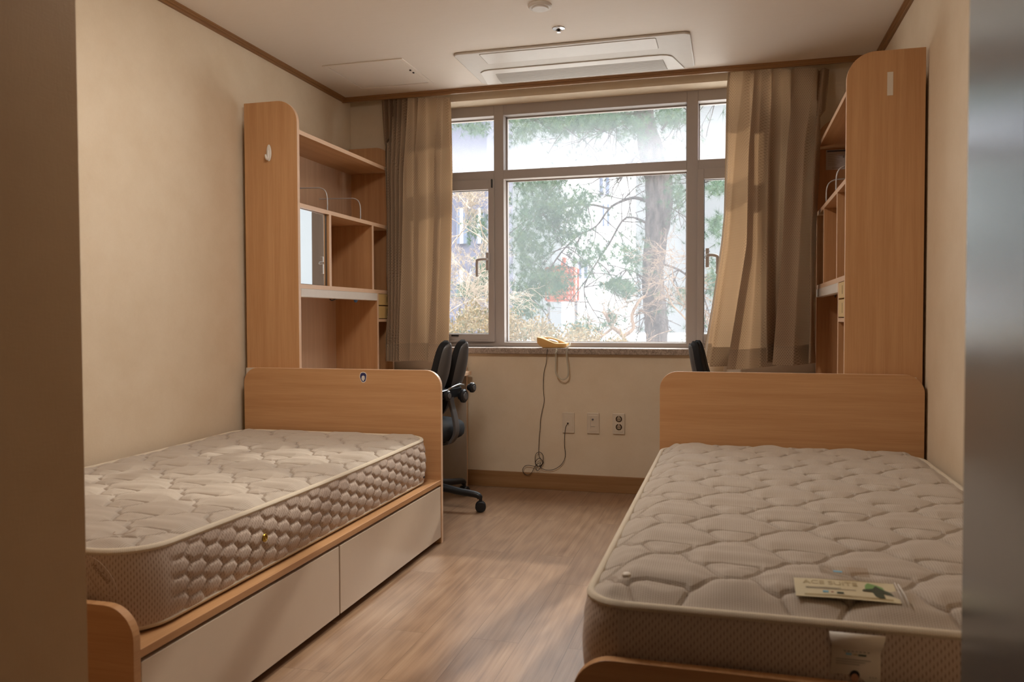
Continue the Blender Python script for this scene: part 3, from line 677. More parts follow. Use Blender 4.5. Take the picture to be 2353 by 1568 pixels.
# small things on the furniture
p = at(618, 352, y=BY0)
hk = thing('wall_hook', 'white oval adhesive hook on the left bookcase side', 'hook', (p.x, BY0, p.z))
MB().blob((p.x+.002, BY0-.0035, p.z), (.0135, .0035, .04), 20, 12).build('backplate', m_white, hk, smooth=True)
MB().tube(spline([(p.x, BY0-.006, p.z+.012), (p.x, BY0-.008, p.z-.02), (p.x-.001, BY0-.012, p.z-.031), (p.x-.003, BY0-.019, p.z-.026), (p.x-.005, BY0-.021, p.z-.010)], 5), [.006]*16+[.0055]*3+[.005, .0045], 8).build('hook', m_white, hk, smooth=True)
a_, b_ = at(2039, 166, y=BY0), at(2052, 219, y=BY0)
s_ = MB().box(a_.x, b_.x, BY0-.0014, BY0, b_.z, a_.z).build('sticker', m_tag); tag(s_, 'blank white upright sticker strip on the right bookcase side', 'sticker')
a_, b_ = at(1898, 345, y=-.0925), at(1941, 389, y=-.0925)
pn = thing('notice', 'white printed paper notice taped inside the right bookcase', 'notice', (a_.x+.07, -.0925, a_.z-.05))
m_paper = plain('notice_paper', (206, 200, 198), .6); m_pblue = plain('notice_blue_ink', (92, 96, 120), .6)
X0, X1, Z0, Z1 = a_.x, a_.x+.15, b_.z, a_.z
MB().box(X0, X1, -.0938, -.0926, Z0, Z1).build('sheet', m_paper, pn)
nb = MB(); nb.box(X0+.006, X1-.006, -.0943, -.0939, Z1-.012, Z1-.004); nb.build('heading', m_pblue, pn)
nb = MB()
for k in range(7): nb.box(X0+.01, X0+.055+.012*((k*5) % 3), -.0943, -.0939, Z1-.026-k*.009, Z1-.0245-k*.009)
nb.box(X0+.03, X0+.075, -.0943, -.0939, Z0+.006, Z0+.009); nb.box(X0+.082, X0+.09, -.0943, -.0939, Z1-.045, Z1-.033); nb.build('small_print', m_inkg, pn)
# sticker on the left headboard: white outline, navy top, pale grey body
p = at(834.5, 867, y=-1.2315); st_ = thing('sticker', 'small navy and white sticker on the left headboard', 'sticker', (p.x, -1.2315, p.z))
def poly(pts, y, m_, nm, par, s=1.0):
    q = MB(); P = [(p.x+a*s, p.z+b*s) for a, b in pts]; q.prism(P, 'y', y-.0003, y); q.build(nm, m_, par)
B = [(-.017, .012), (-.012, .021), (0, .024), (.012, .021), (.018, .011), (.016, -.006), (.012, -.02), (.003, -.026), (-.007, -.024), (-.013, -.014), (-.018, 0)]
m_navy = plain('navy_print', (36, 40, 92), .4)
poly(B, -1.2309, m_white, 'backing', st_, 1.0); poly(B, -1.2313, m_navy, 'dark_print', st_, .86)
poly([(-.007, .004), (.0, .008), (.008, .004), (.009, -.008), (.002, -.02), (-.006, -.016), (-.009, -.006)], -1.2317, m_offw, 'pale_print', st_, .95)

# ---------------------------------------------------------------- office chairs (twin-pad backs)
def make_chair():
    cx, cy = .700, -.60
    r = thing('office_chair', 'black twin-pad office chair at the left desk with its rear shells showing', 'chair', (cx, cy, 0), 'office chairs')
    # five-star base
    for k in range(5):
        a = math.radians(8+72*k); d = Vector((math.cos(a), math.sin(a), 0)); c0 = Vector((cx, cy, 0))
        L = [c0+d*.03+Vector((0, 0, .115)), c0+d*.12+Vector((0, 0, .112)), c0+d*.22+Vector((0, 0, .098)), c0+d*.315+Vector((0, 0, .088)), c0+d*.333+Vector((0, 0, .07))]
        lg = MB().tube(spline(L, 4), [.026, .025, .024, .023, .022, .021, .020, .0195, .019, .0185, .018, .0175, .017, .0165, .016, .015, .014], 10).build('leg', m_black, r, smooth=True)
        wp = c0+d*.336; n = Vector((-d.y, d.x, 0)) if k != 0 else Vector((-.5, .87, 0)).normalized()
        w_ = MB()
        for s_ in (-1, 1):
            cc = wp+n*(s_*.013)+Vector((0, 0, .0285)); rad = .028; V = []
            for (rr, h) in ((.006, -.010), (rad*.86, -.010), (rad, -.006), (rad, .006), (rad*.86, .010), (.006, .010)):
                for q in range(20):
                    b = 2*PI*q/20; V.append(cc+n*h+Vector((n.y, -n.x, 0))*(rr*math.cos(b))+Vector((0, 0, rr*math.sin(b))))
            w_.add(V, [(i*20+q, i*20+(q+1) % 20, (i+1)*20+(q+1) % 20, (i+1)*20+q) for i in range(5) for q in range(20)]+[tuple(range(20)), tuple(100+q for q in range(20))])
        w_.tube([wp+Vector((0, 0, .03)), wp+Vector((0, 0, .078))], .009, 8)
        w_.build('caster', m_black, lg, smooth='auto')
    MB().lathe([(.03, .09), (.032, .13), (.026, .15), (.026, .26), (.018, .27), (.018, .345)], (cx, cy, 0), 'z', 20).build('gas_column', m_black, r, smooth='auto')
    # seat
    def sq(d): return Vector([math.copysign(abs(x)**.62, x) for x in d])
    MB().blob((cx-.035, cy, .415), (.232, .225, .066), 28, 14, sq).build('seat', m_cloth, r, smooth=True)
    MB().box(cx-.1, cx+.1, cy-.08, cy+.08, .335, .362).build('seat_plate', m_black, r, bev=.008)
    MB().lathe([(0, -.008), (.018, -.008), (.021, 0), (.018, .008), (0, .008)], (cx+.135, cy-.05, .333), 'z', 16).build('adjuster_knob', m_black, r, smooth='auto')
    MB().tube(spline([(cx-.02, cy-.1, .35), (cx-.02, cy-.2, .345), (cx+.01, cy-.25, .34)], 4), .006, 8).build('height_lever', m_black, r, smooth=True)
    # rear spine bar
    bar = [(cx+.02, cy, .345), (cx+.12, cy, .347), (cx+.185, cy, .365), (cx+.215, cy, .42), (cx+.205, cy, .50), (cx+.185, cy, .57), (cx+.18, cy, .62)]
    L = spline(bar, 6); b = MB(); V = []
    for i, p_ in enumerate(L):
        t = (L[min(i+1, len(L)-1)]-L[max(i-1, 0)]).normalized(); nn = Vector((t.z, 0, -t.x))
        for (a, c2) in ((-.02, -.008), (.02, -.008), (.02, .008), (-.02, .008)): V.append(p_+Vector((0, 1, 0))*a+nn*c2)
    n = len(L); b.add(V, [(i*4+q, i*4+(q+1) % 4, (i+1)*4+(q+1) % 4, (i+1)*4+q) for i in range(n-1) for q in range(4)]+[(0, 1, 2, 3), (4*n-4, 4*n-3, 4*n-2, 4*n-1)])
    b.build('spine_bar', m_shell, r, bev=.003)
    # bracket with knobs
    k = MB(); k.box(cx+.15, cx+.19, cy-.10, cy+.10, .592, .645); kb = k.build('yoke', m_black, r, bev=.006)
    MB().tube(spline([(cx+.19, cy-.13, .632), (cx+.195, cy-.06, .637), (cx+.2, cy-.02, .65), (cx+.2, cy+.05, .66), (cx+.195, cy+.11, .652)], 5), .006, 8).build('yoke_trim', m_chrome, kb, smooth=True)
    for (dx, dy, z, rr) in ((.208, -.075, .612, .027), (.222, .06, .600, .036), (.236, .125, .640, .027)):
        MB().lathe([(0, -.022), (rr*.6, -.022), (rr*.7, -.008), (rr, -.004), (rr, .008), (rr*.8, .014), (0, .014)], (cx+dx, cy+dy, z), 'x', 18).build('knob', m_black, kb, smooth='auto')
        MB().lathe([(0, .0), (rr*.55, 0), (rr*.5, .004), (0, .005)], (cx+dx+.014, cy+dy, z), 'x', 16).build('knob_cap', m_shell, kb, smooth='auto')
    for s_ in (-1, 1):
        yc = cy+s_*.082; W2 = .070; z0, z1 = .47, .897
        def pad(x_off, th, grow, m_, nm, par):
            mb = MB(); nu, nv = 16, 30; V = []
            for side in (-1, 1):
                for i in range(nv+1):
                    v = i/nv; z = z0-grow+(z1-z0+2*grow)*v
                    # width profile: rounded ends, narrower foot
                    wd = (W2+grow)*math.sqrt(max(0, 1-abs(2*v-1)**3.2))*(.80+.2*smoothstep(v*1.6))
                    for j in range(nu+1):
                        u = -1+2*j/nu; y = yc+u*wd
                        curve = .035*(1-math.cos((v-.35)*1.9))+.018*(u*u)  # leans back and wraps
                        lean = .19*(v-.5)+.03*math.sin(v*PI*1.2)
                        f_ = max(0, 1-abs(u)**3)**.5*math.sqrt(max(0, 1-abs(2*v-1)**5))
                        V.append((cx+.142+lean+x_off-.018*(1-u*u)*0-.022*(u*u)+side*th*f_*(1 if side > 0 else 1.1+1.3*math.exp(-((v-.3)/.25)**2)), y, z))
            A = (nu+1)*(nv+1); F_ = []
            for i in range(nv):
                for j in range(nu):
                    q = i*(nu+1)+j; F_.append((q, q+1, q+nu+2, q+nu+1)); F_.append((A+q, A+q+nu+1, A+q+nu+2, A+q+1))
            mb.add(V, F_); return mb.build(nm, m_, par, smooth=True)
        pd = pad(0, .022, 0, m_cloth, 'back_pad', r)
        pad(.016, .012, -.011, m_shell, 'rear_shell', pd)
    return r
chL = make_chair()
chL.rotation_euler = (0, 0, math.radians(-13)); chR = dup(chL); chR.rotation_euler = (0, 0, PI-.05); chR.location = (2.335, -.60, 0)
chR['label'] = 'black twin-pad office chair at the right desk, only the top of its back showing'

# ---------------------------------------------------------------- curtains
def make_curtain(name, label, rows, folds, ybase, botf, k_=1.55, lim=(-9, 9), seed=1):
    """rows: (v pixel, left u, right u); folds: (s, depth) control points across; botf(s) drop of the hem in pixels"""
    r = random.Random(seed); ns, nv = 300, 80
    fpx, fd = folds; fs = [0]
    def prof(s, fs):
        # smooth interpolation between fold crests and valleys
        for i in range(len(fs)-1):
            if s <= fs[i+1]+1e-9:
                t = (s-fs[i])/(fs[i+1]-fs[i]); t = t*t*(3-2*t); r_ = fd[i]+(fd[i+1]-fd[i])*t; return r_*1.35 if r_ > 0 else r_
        return fd[-1]
    vs = [q[0] for q in rows]
    P = np.zeros((nv, ns, 3))
    for i in range(nv):
        a = i/(nv-1); v = vs[0]+(vs[-1]-vs[0])*a
        ul = np.interp(v, vs, [q[1] for q in rows]); ur = np.interp(v, vs, [q[2] for q in rows])
        fs = [min(1, max(0, (q-ul)/(ur-ul))) for q in fpx(v)]; fs[0] = 0; fs[-1] = 1
        for q in range(1, len(fs)): fs[q] = max(fs[q], fs[q-1]+1e-4)
        amp = .45+.55*float(smoothstep(a*3)); amp2 = 1+.2*float(smoothstep((a-.6)*2.4))
        for j in range(ns):
            s = j/(ns-1); yb = ybase(s, a)
            vv = v+botf(s)*a
            d = k_*prof(s, fs)*amp*amp2+.004*math.sin(s*23+a*5)*a
            q = at(ul+(ur-ul)*s, vv, y=yb)
            # swing the cloth in depth, keep x and z
            ex_ = max(0, q.z-2.03)*.9; P[i, j] = (min(max(q.x, lim[0]-ex_), lim[1]+ex_), yb+d, q.z)
            if q.z < .87: P[i, j][1] = min(P[i, j][1], -.060)
            sh_ = .55*d*min(1, s*12, (1-s)*12); P[i, j][0] += sh_ if lim[0] < P[i, j][0]+sh_ < lim[1] else 0
    du = np.hypot(np.diff(P[:, :, 0], axis=1), np.diff(P[:, :, 1], axis=1)); U = np.concatenate([np.zeros((nv, 1)), np.cumsum(du, 1)], 1)
    U = U*0+U[nv//2][None]; V = np.repeat((np.arange(nv)[::-1]/(nv-1)*1.6)[:, None], ns, 1)
    mb = MB(); mb.v = [tuple(x) for x in P.reshape(-1, 3).tolist()]; mb.f = [tuple(q) for q in gridfaces(nv, ns).tolist()]; mb.mi = [0]*len(mb.f); mb.uv = np.stack([U, V], -1).reshape(-1, 2)
    o = mb.build(name, m_curt, smooth=True)
    tag(o, label, 'curtain', 'patterned curtains'); return o, U
def wave(s0, s1, n, d0, d1):
    return [(s0+(s1-s0)*i/(2*n), d0 if i % 2 == 0 else d1) for i in range(2*n)]
def folds(levels, depths):
    """crease lines given at three heights, so the folds fan and lean as they fall"""
    vs_ = [l[0] for l in levels]
    def f_(v): return [float(np.interp(v, vs_, [l[1][i] for l in levels])) for i in range(len(depths))]
    return f_, depths
rowsL = [(224, 876, 1035), (260, 878, 1037), (330, 882, 1039), (400, 889, 1040), (480, 891, 1039), (620, 892, 1036), (700, 896, 1033), (760, 893, 1032), (829, 890, 1027)]
fl = folds([(224, [876, 883, 888, 895, 901, 907, 912, 918, 923, 929, 936, 944, 953, 961, 968, 981, 1003, 1010, 1020, 1028, 1035]),
            (500, [891, 895, 898, 903, 907, 911, 914, 919, 922, 928, 934, 941, 955, 962, 966, 985, 1004, 1012, 1019, 1028, 1039]),
            (829, [890, 892, 897, 902, 906, 910, 913, 917, 920, 925, 929, 935, 951, 958, 962, 980, 997, 1002, 1010, 1019, 1027])],
           [.004, -.018, .02, -.02, .018, -.02, .018, -.02, .018, -.02, .024, -.026, -.008, .022, -.028, -.004, .022, -.026, -.012, .012, 0])
cL, UL = make_curtain('curtain', 'patterned beige curtain gathered at the left of the window', rowsL, fl,
    lambda s, a: -.062-.105*float(smoothstep((a-.05)*6))*(1-.6*s), lambda s: 0+1.5*math.sin(s*9), 1.7, (.3165, 9), seed=2)
rowsR = [(158, 1674, 1906), (200, 1670, 1903), (260, 1668, 1897), (330, 1667, 1890), (420, 1665, 1883), (500, 1663, 1878), (560, 1657, 1874), (640, 1646, 1871), (720, 1634, 1870), (800, 1620, 1872), (842, 1614, 1875)]
fr = folds([(158, [1674, 1690, 1711, 1719, 1733, 1740, 1753, 1766, 1783, 1797, 1812, 1836, 1876, 1884, 1892, 1906]),
            (330, [1667, 1682, 1698, 1708, 1728, 1735, 1752, 1763, 1776, 1793, 1808, 1824, 1856, 1867, 1878, 1890]),
            (560, [1657, 1664, 1682, 1700, 1723, 1731, 1750, 1762, 1772, 1786, 1797, 1812, 1846, 1857, 1866, 1874]),
            (842, [1614, 1626, 1640, 1655, 1678, 1689, 1730, 1769, 1774, 1779, 1783, 1790, 1832, 1852, 1864, 1875])],
           [.006, -.012, -.02, .03, .032, -.036, -.026, .026, -.026, .004, .018, -.034, -.022, .036, -.024, .008])
cR, UR = make_curtain('curtain', 'patterned beige curtain flaring out at the right of the window', rowsR, fr,
    lambda s, a: -.066-float(smoothstep((a-.02)*5.5))*(.078+.10*s*s), lambda s: (-8 if s < .1 else 6*math.sin((s-.1)*PI/.5) if s < .6 else -10+8*math.sin((s-.6)*8)), 1.7, (-9, 2.7205), seed=5)

# ---------------------------------------------------------------- telephone on the sill
ph = thing('telephone', 'mustard push button telephone on the stone window sill', 'telephone', (1.30, .0, OZ0))
def phx(u): return at(u, 790, y=.02).x
x0, x1 = phx(1236), phx(1303); zb = OZ0+.001
# base: a tray that rises to the left, lofted along x
mb = MB(); V = []; nseg = 14
for i in range(nseg+1):
    t = i/nseg; x = x0+(x1-x0)*t
    bot = zb+(.026*(1-min(1, t/.2))**1.2 if t < .2 else 0)+(.008*max(0, (t-.92)/.08))
    top = OZ0+.062-.036*smoothstep(t/.75)
    hw = .05*(1-.25*max(0, (t-.85)/.15)-.15*max(0, (.1-t)/.1))
    ring = [(-hw*.86, bot), (hw*.86, bot), (hw, (bot+top)/2), (hw*.96, top), (hw*.6, top+.002), (-hw*.6, top+.002), (-hw*.96, top), (-hw, (bot+top)/2)]
    V += [(x, .035+a, b) for a, b in ring]
k = 8; mb.add(V, [(i*k+j, i*k+(j+1) % k, (i+1)*k+(j+1) % k, (i+1)*k+j) for i in range(nseg) for j in range(k)]+[tuple(range(k)), tuple(nseg*k+j for j in range(k))])
mb.build('base', m_phone, ph, smooth='auto', bev=.002)
hp = []
for u, v in ((1242, 777), (1262, 775.5), (1275, 778), (1288, 783.5), (1300, 790)): q = at(u, v+2.5, y=.05); hp.append((q.x, .05, q.z))
MB().tube(spline(hp, 5), [.013, .0125, .012, .011, .010, .0095, .009, .0085, .008, .0075, .0075, .008, .008, .0085, .009, .0095, .010, .011, .012, .0125, .013], 10).build('handset', m_phone, ph, smooth=True)
kp = at(1271, 785, y=.03); MB().blob((kp.x, .028, kp.z+.003), (.034, .024, .008), 20, 8, rot=Matrix.Rotation(.28, 3, 'Y')).build('keypad', m_white, ph, smooth=True)
s = 9.5*1.27
def zp_(X_, Y_): return at(1220+X_/12.064, 760+Y_/12.064, y=-.038)
path = [zp_(*q) for q in ((680, 500), (710, 560), (690, 640), (690, 800), (685, 1000), (690, 1150), (760, 1290), (880, 1350), (990, 1300), (1040, 1160), (1015, 900), (985, 640), (1000, 480), (1050, 400), (1000, 350))]
path[0].y = -.005; path[-1].y = .03; path[-2].y = -.0; path[1].y = -.04; path[-3].y = -.03
L = spline(path, 40); coil = []; acc = 0
for i in range(len(L)-1):
    t = (L[i+1]-L[i]); n1 = t.orthogonal().normalized() if i == 0 else (n1-t.normalized()*n1.dot(t.normalized())).normalized(); b1 = t.normalized().cross(n1)
    m_ = 3
    for j in range(m_):
        pp = L[i]+t*(j/m_); acc += t.length/m_; a = acc/.0045*2*PI; coil.append(pp+(n1*math.cos(a)+b1*math.sin(a))*.0042)
MB().tube(coil, .0013, 5).build('coiled_cord', m_cordw, ph, smooth=True)
def zc(X_, Y_, y=-.012): return at(1180+X_/4.237, 740+Y_/4.237, y=y)
cb = [zc(330, 262, -.034), zc(324, 310, -.034), zc(318, 400), zc(295, 500), zc(290, 640), zc(298, 770), zc(280, 860), zc(262, 960), zc(258, 1050), zc(248, 1150), zc(246, 1290), zc(262, 1330, -.014), zc(290, 1370, -.016), zc(250, 1410, -.014), zc(212, 1372, -.018), zc(250, 1328, -.02), zc(286, 1366, -.02), zc(252, 1408, -.018), zc(214, 1385, -.016), zc(213, 1300, -.015), zc(248, 1268, -.015), zc(286, 1300, -.014), zc(280, 1385, -.013),
      zc(235, 1450, -.015), zc(206, 1410, -.017), zc(120, 1400, -.015), zc(88, 1450, -.02), zc(130, 1492, -.022), zc(175, 1470, -.02), zc(215, 1400, -.02), zc(262, 1372, -.018), zc(256, 1405, -.016), zc(290, 1435, -.015), zc(350, 1445), zc(410, 1430), zc(470, 1385), zc(503, 1310), zc(496, 1200), zc(500, 1080), zc(512, 1015), zc(530, 990, -.014)]
MB().tube(spline(cb, 6), .0017, 6).build('line_cord', m_cordb, ph, smooth=True)

# ---------------------------------------------------------------- sockets
def socket(name, label, cat, x0, z0):
    r = thing(name, label, cat, (x0+.035, 0, z0)); x1, z1 = x0+.070, z0+.119
    MB().prism(rrect(x0, x1, z0, z1, .003, 3), 'y', -.009, 0).build('faceplate', m_plate, r, bev=.0015)
    MB().prism(rrect(x0+.010, x1-.010, z0+.014, z1-.014, .002, 3), 'y', -.0105, -.009).build('insert', m_plate, r, bev=.0008)
    return r
s1 = socket('telephone_socket', 'cream wall plate with the black phone cord plugged in', 'socket', 1.342, .338)
q = at(1305, 973, y=-.011); MB().box(q.x-.011, q.x+.011, -.0125, -.0105, q.z-.012, q.z+.010).build('jack', m_plate, s1, bev=.001); MB().box(q.x-.004, q.x+.004, -.018, -.0125, q.z-.005, q.z+.004).build('plug', m_cordb, s1, bev=.001)
s2 = socket('antenna_socket', 'cream wall plate with one round aerial jack', 'socket', 1.487, .339)
q = at(1362, 964.5, y=-.011); MB().lathe([(0, -.006), (.0018, -.006), (.0018, -.0045), (.0035, -.0045), (.0035, -.006), (.0055, -.006), (.0062, 0), (0, 0)], (q.x, -.0105, q.z), 'y', 20).build('aerial_jack', m_grey, s2, smooth='auto')
MB().box(q.x-.012, q.x+.012, -.0118, -.0105, q.z-.042, q.z-.040).build('seam', m_inkg, s2); MB().box(q.x-.0125, q.x-.012, -.0118, -.0105, q.z-.052, q.z+.012).build('seam', m_inkg, s2)
s3 = socket('power_socket', 'cream double power outlet with two round sockets', 'socket', 1.635, .3405)
m_hole = plain('socket_dark', (132, 110, 86), .7)
for v in (963.5, 982.0):
    q = at(1422, v, y=-.011)
    o_ = MB().lathe([(.0185, 0), (.0185, -.0012), (.0165, -.0015), (.0162, 0), (0, .0)], (q.x, -.0106, q.z), 'y', 28).build('outlet', m_hole, s3, smooth='auto')
    MB().lathe([(0, 0), (.0125, 0), (.0125, -.0006), (0, -.0006)], (q.x, -.0108, q.z), 'y', 22).build('outlet_face', plain('outlet_grey', (176, 156, 132), .5), o_)
    h = MB()
    for dx in (-.0055, .0055): h.lathe([(0, -.0016), (.0022, -.0016), (.0022, 0), (0, 0)], (q.x+dx, -.0108, q.z-.002), 'y', 10)
    h.build('pin_hole', m_dark, o_)
    MB().box(q.x-.003, q.x+.003, -.0122, -.0106, q.z+.0125, q.z+.0165).build('earth_clip', m_plate, o_)

# ---------------------------------------------------------------- ceiling fittings
ac = thing('air_conditioner', 'long white ceiling cassette air conditioner in front of the window', 'air conditioner', (1.5, -.47, H))
MB().prism(rrect(.921, 2.098, -.716, -.178, .035, 8), 'z', H-.011, H).build('panel', m_offw, ac, bev=.006)
MB().prism(rrect(1.058, 1.936, -.692, -.536, .01, 5), 'z', H-.0135, H-.011).build('intake_cover', m_white, ac, bev=.002)
gp = MB(); o_ = rrect(1.055, 1.939, -.695, -.533, .011, 5); gp.prism(o_, 'z', H-.0115, H-.011); gp.build('intake_gap', m_inkg, ac)
tr = [(.948, -.188), (.975, -.405), (1.0, -.43), (1.03, -.44), (1.94, -.44), (1.97, -.43), (1.995, -.405), (2.045, -.188)]
MB().prism(tr, 'z', H-.0165, H-.011).build('outlet_surround', m_white, ac, bev=.003)
# concave louvre with ribs
lv = MB(); V = []; ny_ = 20
for i in range(ny_+1):
    t = i/ny_; y = -.375+.18*t
    for x in (1.05-.012*t, 1.945+.012*t): V.append((x, y, H-.0160-.007*math.sin(PI*t)-.0015*(i % 2)))
lv.add(V, [(2*i, 2*i+1, 2*i+3, 2*i+2) for i in range(ny_)]); sm = lv.build('louvre', m_grill if False else plain('grey_louvre', (176, 168, 158), .5), ac); sm.modifiers.new('t', 'SOLIDIFY').thickness = .003
ht = thing('access_hatch', 'square white access hatch in the ceiling corner', 'hatch', (.42, -.48, H))
hm = MB(); x0, x1, y0, y1, w_ = .190, .648, -.712, -.258, .022
for a in ((x0, x1, y0, y0+w_), (x0, x1, y1-w_, y1), (x0, x0+w_, y0+w_, y1-w_), (x1-w_, x1, y0+w_, y1-w_)): hm.box(*a, H-.005, H)
hm.build('frame', m_ceil, ht, bev=.0015); MB().box(x0+w_+.003, x1-w_-.003, y0+w_+.003, y1-w_-.003, H-.003, H).build('door', m_ceil, ht, bev=.001)
for dy in (0, .045): MB().box(x1-w_-.014, x1-w_-.006, -.53+dy, -.52+dy, H-.008, H-.003).build('catch', m_dark, ht)
dt = thing('smoke_detector', 'flat round white detector on the ceiling above the aisle', 'detector', (1.493, -1.203, H))
MB().lathe([(0, 0), (.051, 0), (.051, -.008), (.046, -.013), (0, -.013)], (1.493, -1.203, H), 'z', 36).build('base', m_offw, dt, smooth='auto'); MB().lathe([(0, 0), (.036, 0), (.034, -.005), (0, -.006)], (1.493, -1.203, H-.0135), 'z', 32).build('cover', m_white, dt, smooth='auto')
sp = thing('sprinkler', 'small chrome sprinkler head on the ceiling behind the detector', 'sprinkler', (1.513, -.912, H))
MB().lathe([(0, 0), (.030, 0), (.029, -.004), (.014, -.009), (.012, -.004), (0, -.004)], (1.513, -.912, H), 'z', 28).build('escutcheon', m_chrome, sp, smooth='auto'); MB().lathe([(0, 0), (.007, 0), (.007, -.008), (.004, -.012), (0, -.012)], (1.513, -.912, H-.004), 'z', 16).build('head', m_dark, sp); MB().lathe([(0, 0), (.010, 0), (.010, -.002), (0, -.002)], (1.513, -.912, H-.018), 'z', 20).build('deflector', m_chrome, sp)
MB().tube([(1.513, -.912, H-.004), (1.513, -.912, H-.019)], .0025, 6).build('frame_arm', m_chrome, sp)

# ---------------------------------------------------------------- outside
gz = -.25
struct(MB().box(-30, 34, .4, 60, gz-.2, gz).build('ground', m_ground), 'pale bright ground outside the window', 'ground')
def branchy(mb, p, d, L, r, depth, rnd, spread=.6, droop=0, kids_=3, minr=.002):
    pts = [p]; q = p.copy(); dd = d.normalized(); n = 4
    for i in range(n):
        dd = (dd+Vector((rnd.uniform(-1, 1), rnd.uniform(-1, 1), rnd.uniform(-1, 1)+droop))*.16).normalized(); q = q+dd*(L/n); pts.append(q.copy())
    mb.tube(pts, [max(minr, r*(1-.5*i/n)) for i in range(n+1)], 5 if r > .012 else 4, cap=False)
    if depth == 0: return [pts[-1]]
    ends = []
    for k in range(kids_):
        i = rnd.randint(1, n); dv = (dd+Vector((rnd.uniform(-1, 1), rnd.uniform(-1, 1), rnd.uniform(-1, 1)))*spread).normalized()
        ends += branchy(mb, pts[i], dv, L*rnd.uniform(.55, .8), max(minr, r*.55), depth-1, rnd, spread, droop, kids_, minr)
    return ends
# pine: trunk and limbs follow the photograph, needles in tufts
TYY = 4.2
pine = thing('pine_tree', 'tall pine with a thick grey trunk outside the middle pane', 'tree', tuple(at(1508, 900, y=TYY)))
pine.location.z = gz
tr_ = [(1512, 985, 27), (1508, 880, 27), (1509, 785, 26), (1508, 740, 28), (1506, 720, 27), (1500, 640, 25), (1506, 560, 27), (1514, 480, 31), (1512, 410, 31), (1492, 330, 27), (1478, 250, 22), (1470, 150, 20), (1462, 40, 18), (1456, -100, 15), (1450, -260, 11)]
tb = MB(); rnd = random.Random(3)
L = spline([at(u, v, y=TYY) for u, v, w_ in tr_], 4); wv = np.interp(np.linspace(0, 1, len(L)), np.linspace(0, 1, len(tr_)), [q[2] for q in tr_])
tb.tube(L, [float(w_)*(TYY+4.6)/F*.97*(1+.06*rnd.uniform(-1, 1)) for w_ in wv], 14)
tb.build('trunk', m_bark, pine, smooth=True)
limbs = [([(1495, 465), (1460, 455), (1430, 462), (1400, 480), (1370, 520), (1330, 540)], 9), ([(1478, 300), (1440, 280), (1390, 300), (1340, 285), (1270, 300)], 9), ([(1490, 330), (1450, 370), (1410, 392)], 6),
         ([(1475, 260), (1420, 262), (1360, 250), (1290, 262), (1220, 275)], 7), ([(1500, 500), (1540, 460), (1590, 430), (1650, 410)], 8), ([(1495, 600), (1560, 620), (1610, 660), (1660, 670)], 6),
         ([(1330, 540), (1290, 580), (1250, 640), (1225, 690)], 5), ([(1400, 480), (1350, 470), (1280, 480), (1220, 500)], 6), ([(1500, 520), (1440, 500), (1400, 560), (1350, 640), (1345, 680), (1380, 740)], 6),
         ([(1485, 690), (1500, 715), (1470, 712)], 8), ([(1480, 640), (1440, 620), (1400, 650)], 4), ([(1520, 300), (1560, 250), (1600, 240), (1660, 200)], 7)]
lb = MB(); tips = []
for P_, w_ in limbs:
    yy = TYY; pts = []
    off = rnd.uniform(-.9, .5)
    for i, (u, v) in enumerate(P_): pts.append(at(u, v, y=yy+off*i/len(P_)))
    S_ = spline(pts, 4); lb.tube(S_, [max(.004, w_*.5*(TYY+4.6)/F*(1-.7*i/len(S_))) for i in range(len(S_))], 6)
    for k in range(11):
        i = rnd.randint(len(S_)//4, len(S_)-1); dv = Vector((rnd.uniform(-1, 1), rnd.uniform(-.6, .6), rnd.uniform(-1, .5)))
        tips += branchy(lb, S_[i], dv, rnd.uniform(.25, .5), .008, 2, rnd, .8, -.2, 2, .0022)
lb.build('branches', m_bark, pine, smooth=True)
# needle clusters: (u, v, spread u, spread v, tufts)
clus = [(1240, 470, 60, 45, 120), (1210, 560, 40, 60, 100), (1290, 520, 60, 50, 100), (1230, 640, 45, 50, 90), (1200, 700, 35, 35, 50), (1330, 470, 40, 35, 45), (1300, 290, 90, 22, 120), (1400, 275, 60, 20, 70), (1200, 300, 30, 30, 30), (1540, 270, 40, 22, 60), (1350, 270, 110, 16, 70), (1180, 260, 60, 25, 40), (1460, 300, 50, 30, 40), (1420, 655, 32, 16, 45), (1445, 670, 20, 14, 20), (1360, 590, 45, 45, 50), (1250, 425, 60, 15, 40), (1340, 755, 40, 15, 25), (1555, 440, 25, 40, 25), (1275, 650, 30, 30, 46), (1450, 590, 40, 45, 45), (1405, 730, 20, 20, 14), (1570, 690, 20, 20, 10), (1100, 520, 25, 45, 26), (1085, 665, 38, 18, 40), (1110, 630, 15, 40, 24), (1650, 430, 22, 14, 30), (1645, 520, 20, 30, 24), (1640, 640, 20, 40, 26), (1090, 300, 40, 20, 24)]
V = []; Fc = []
def tuft(c, n, L_, rnd, droop=.15):
    ax = Vector((rnd.uniform(-1, 1), rnd.uniform(-1, 1), rnd.uniform(-.6, 1))).normalized()
    for k in range(n):
        d = (ax*.7+Vector((rnd.gauss(0, 1), rnd.gauss(0, 1), rnd.gauss(0, 1)-droop))*.75).normalized(); w_ = d.orthogonal().normalized()*.0022; e = c+d*L_*rnd.uniform(.7, 1.15); o_ = len(V)
        V.extend([c-w_, c+w_, e]); Fc.append((o_, o_+1, o_+2))
for (u, v, su, sv, n_) in clus:
    for k in range(int(n_*2.2)):
        c_ = at(u+rnd.gauss(0, su*.55), v+rnd.gauss(0, sv*.55), y=TYY+rnd.uniform(-1.1, .9)); tuft(c_, 26, .085, rnd)
for t_ in tips: tuft(t_, 14, .08, rnd)
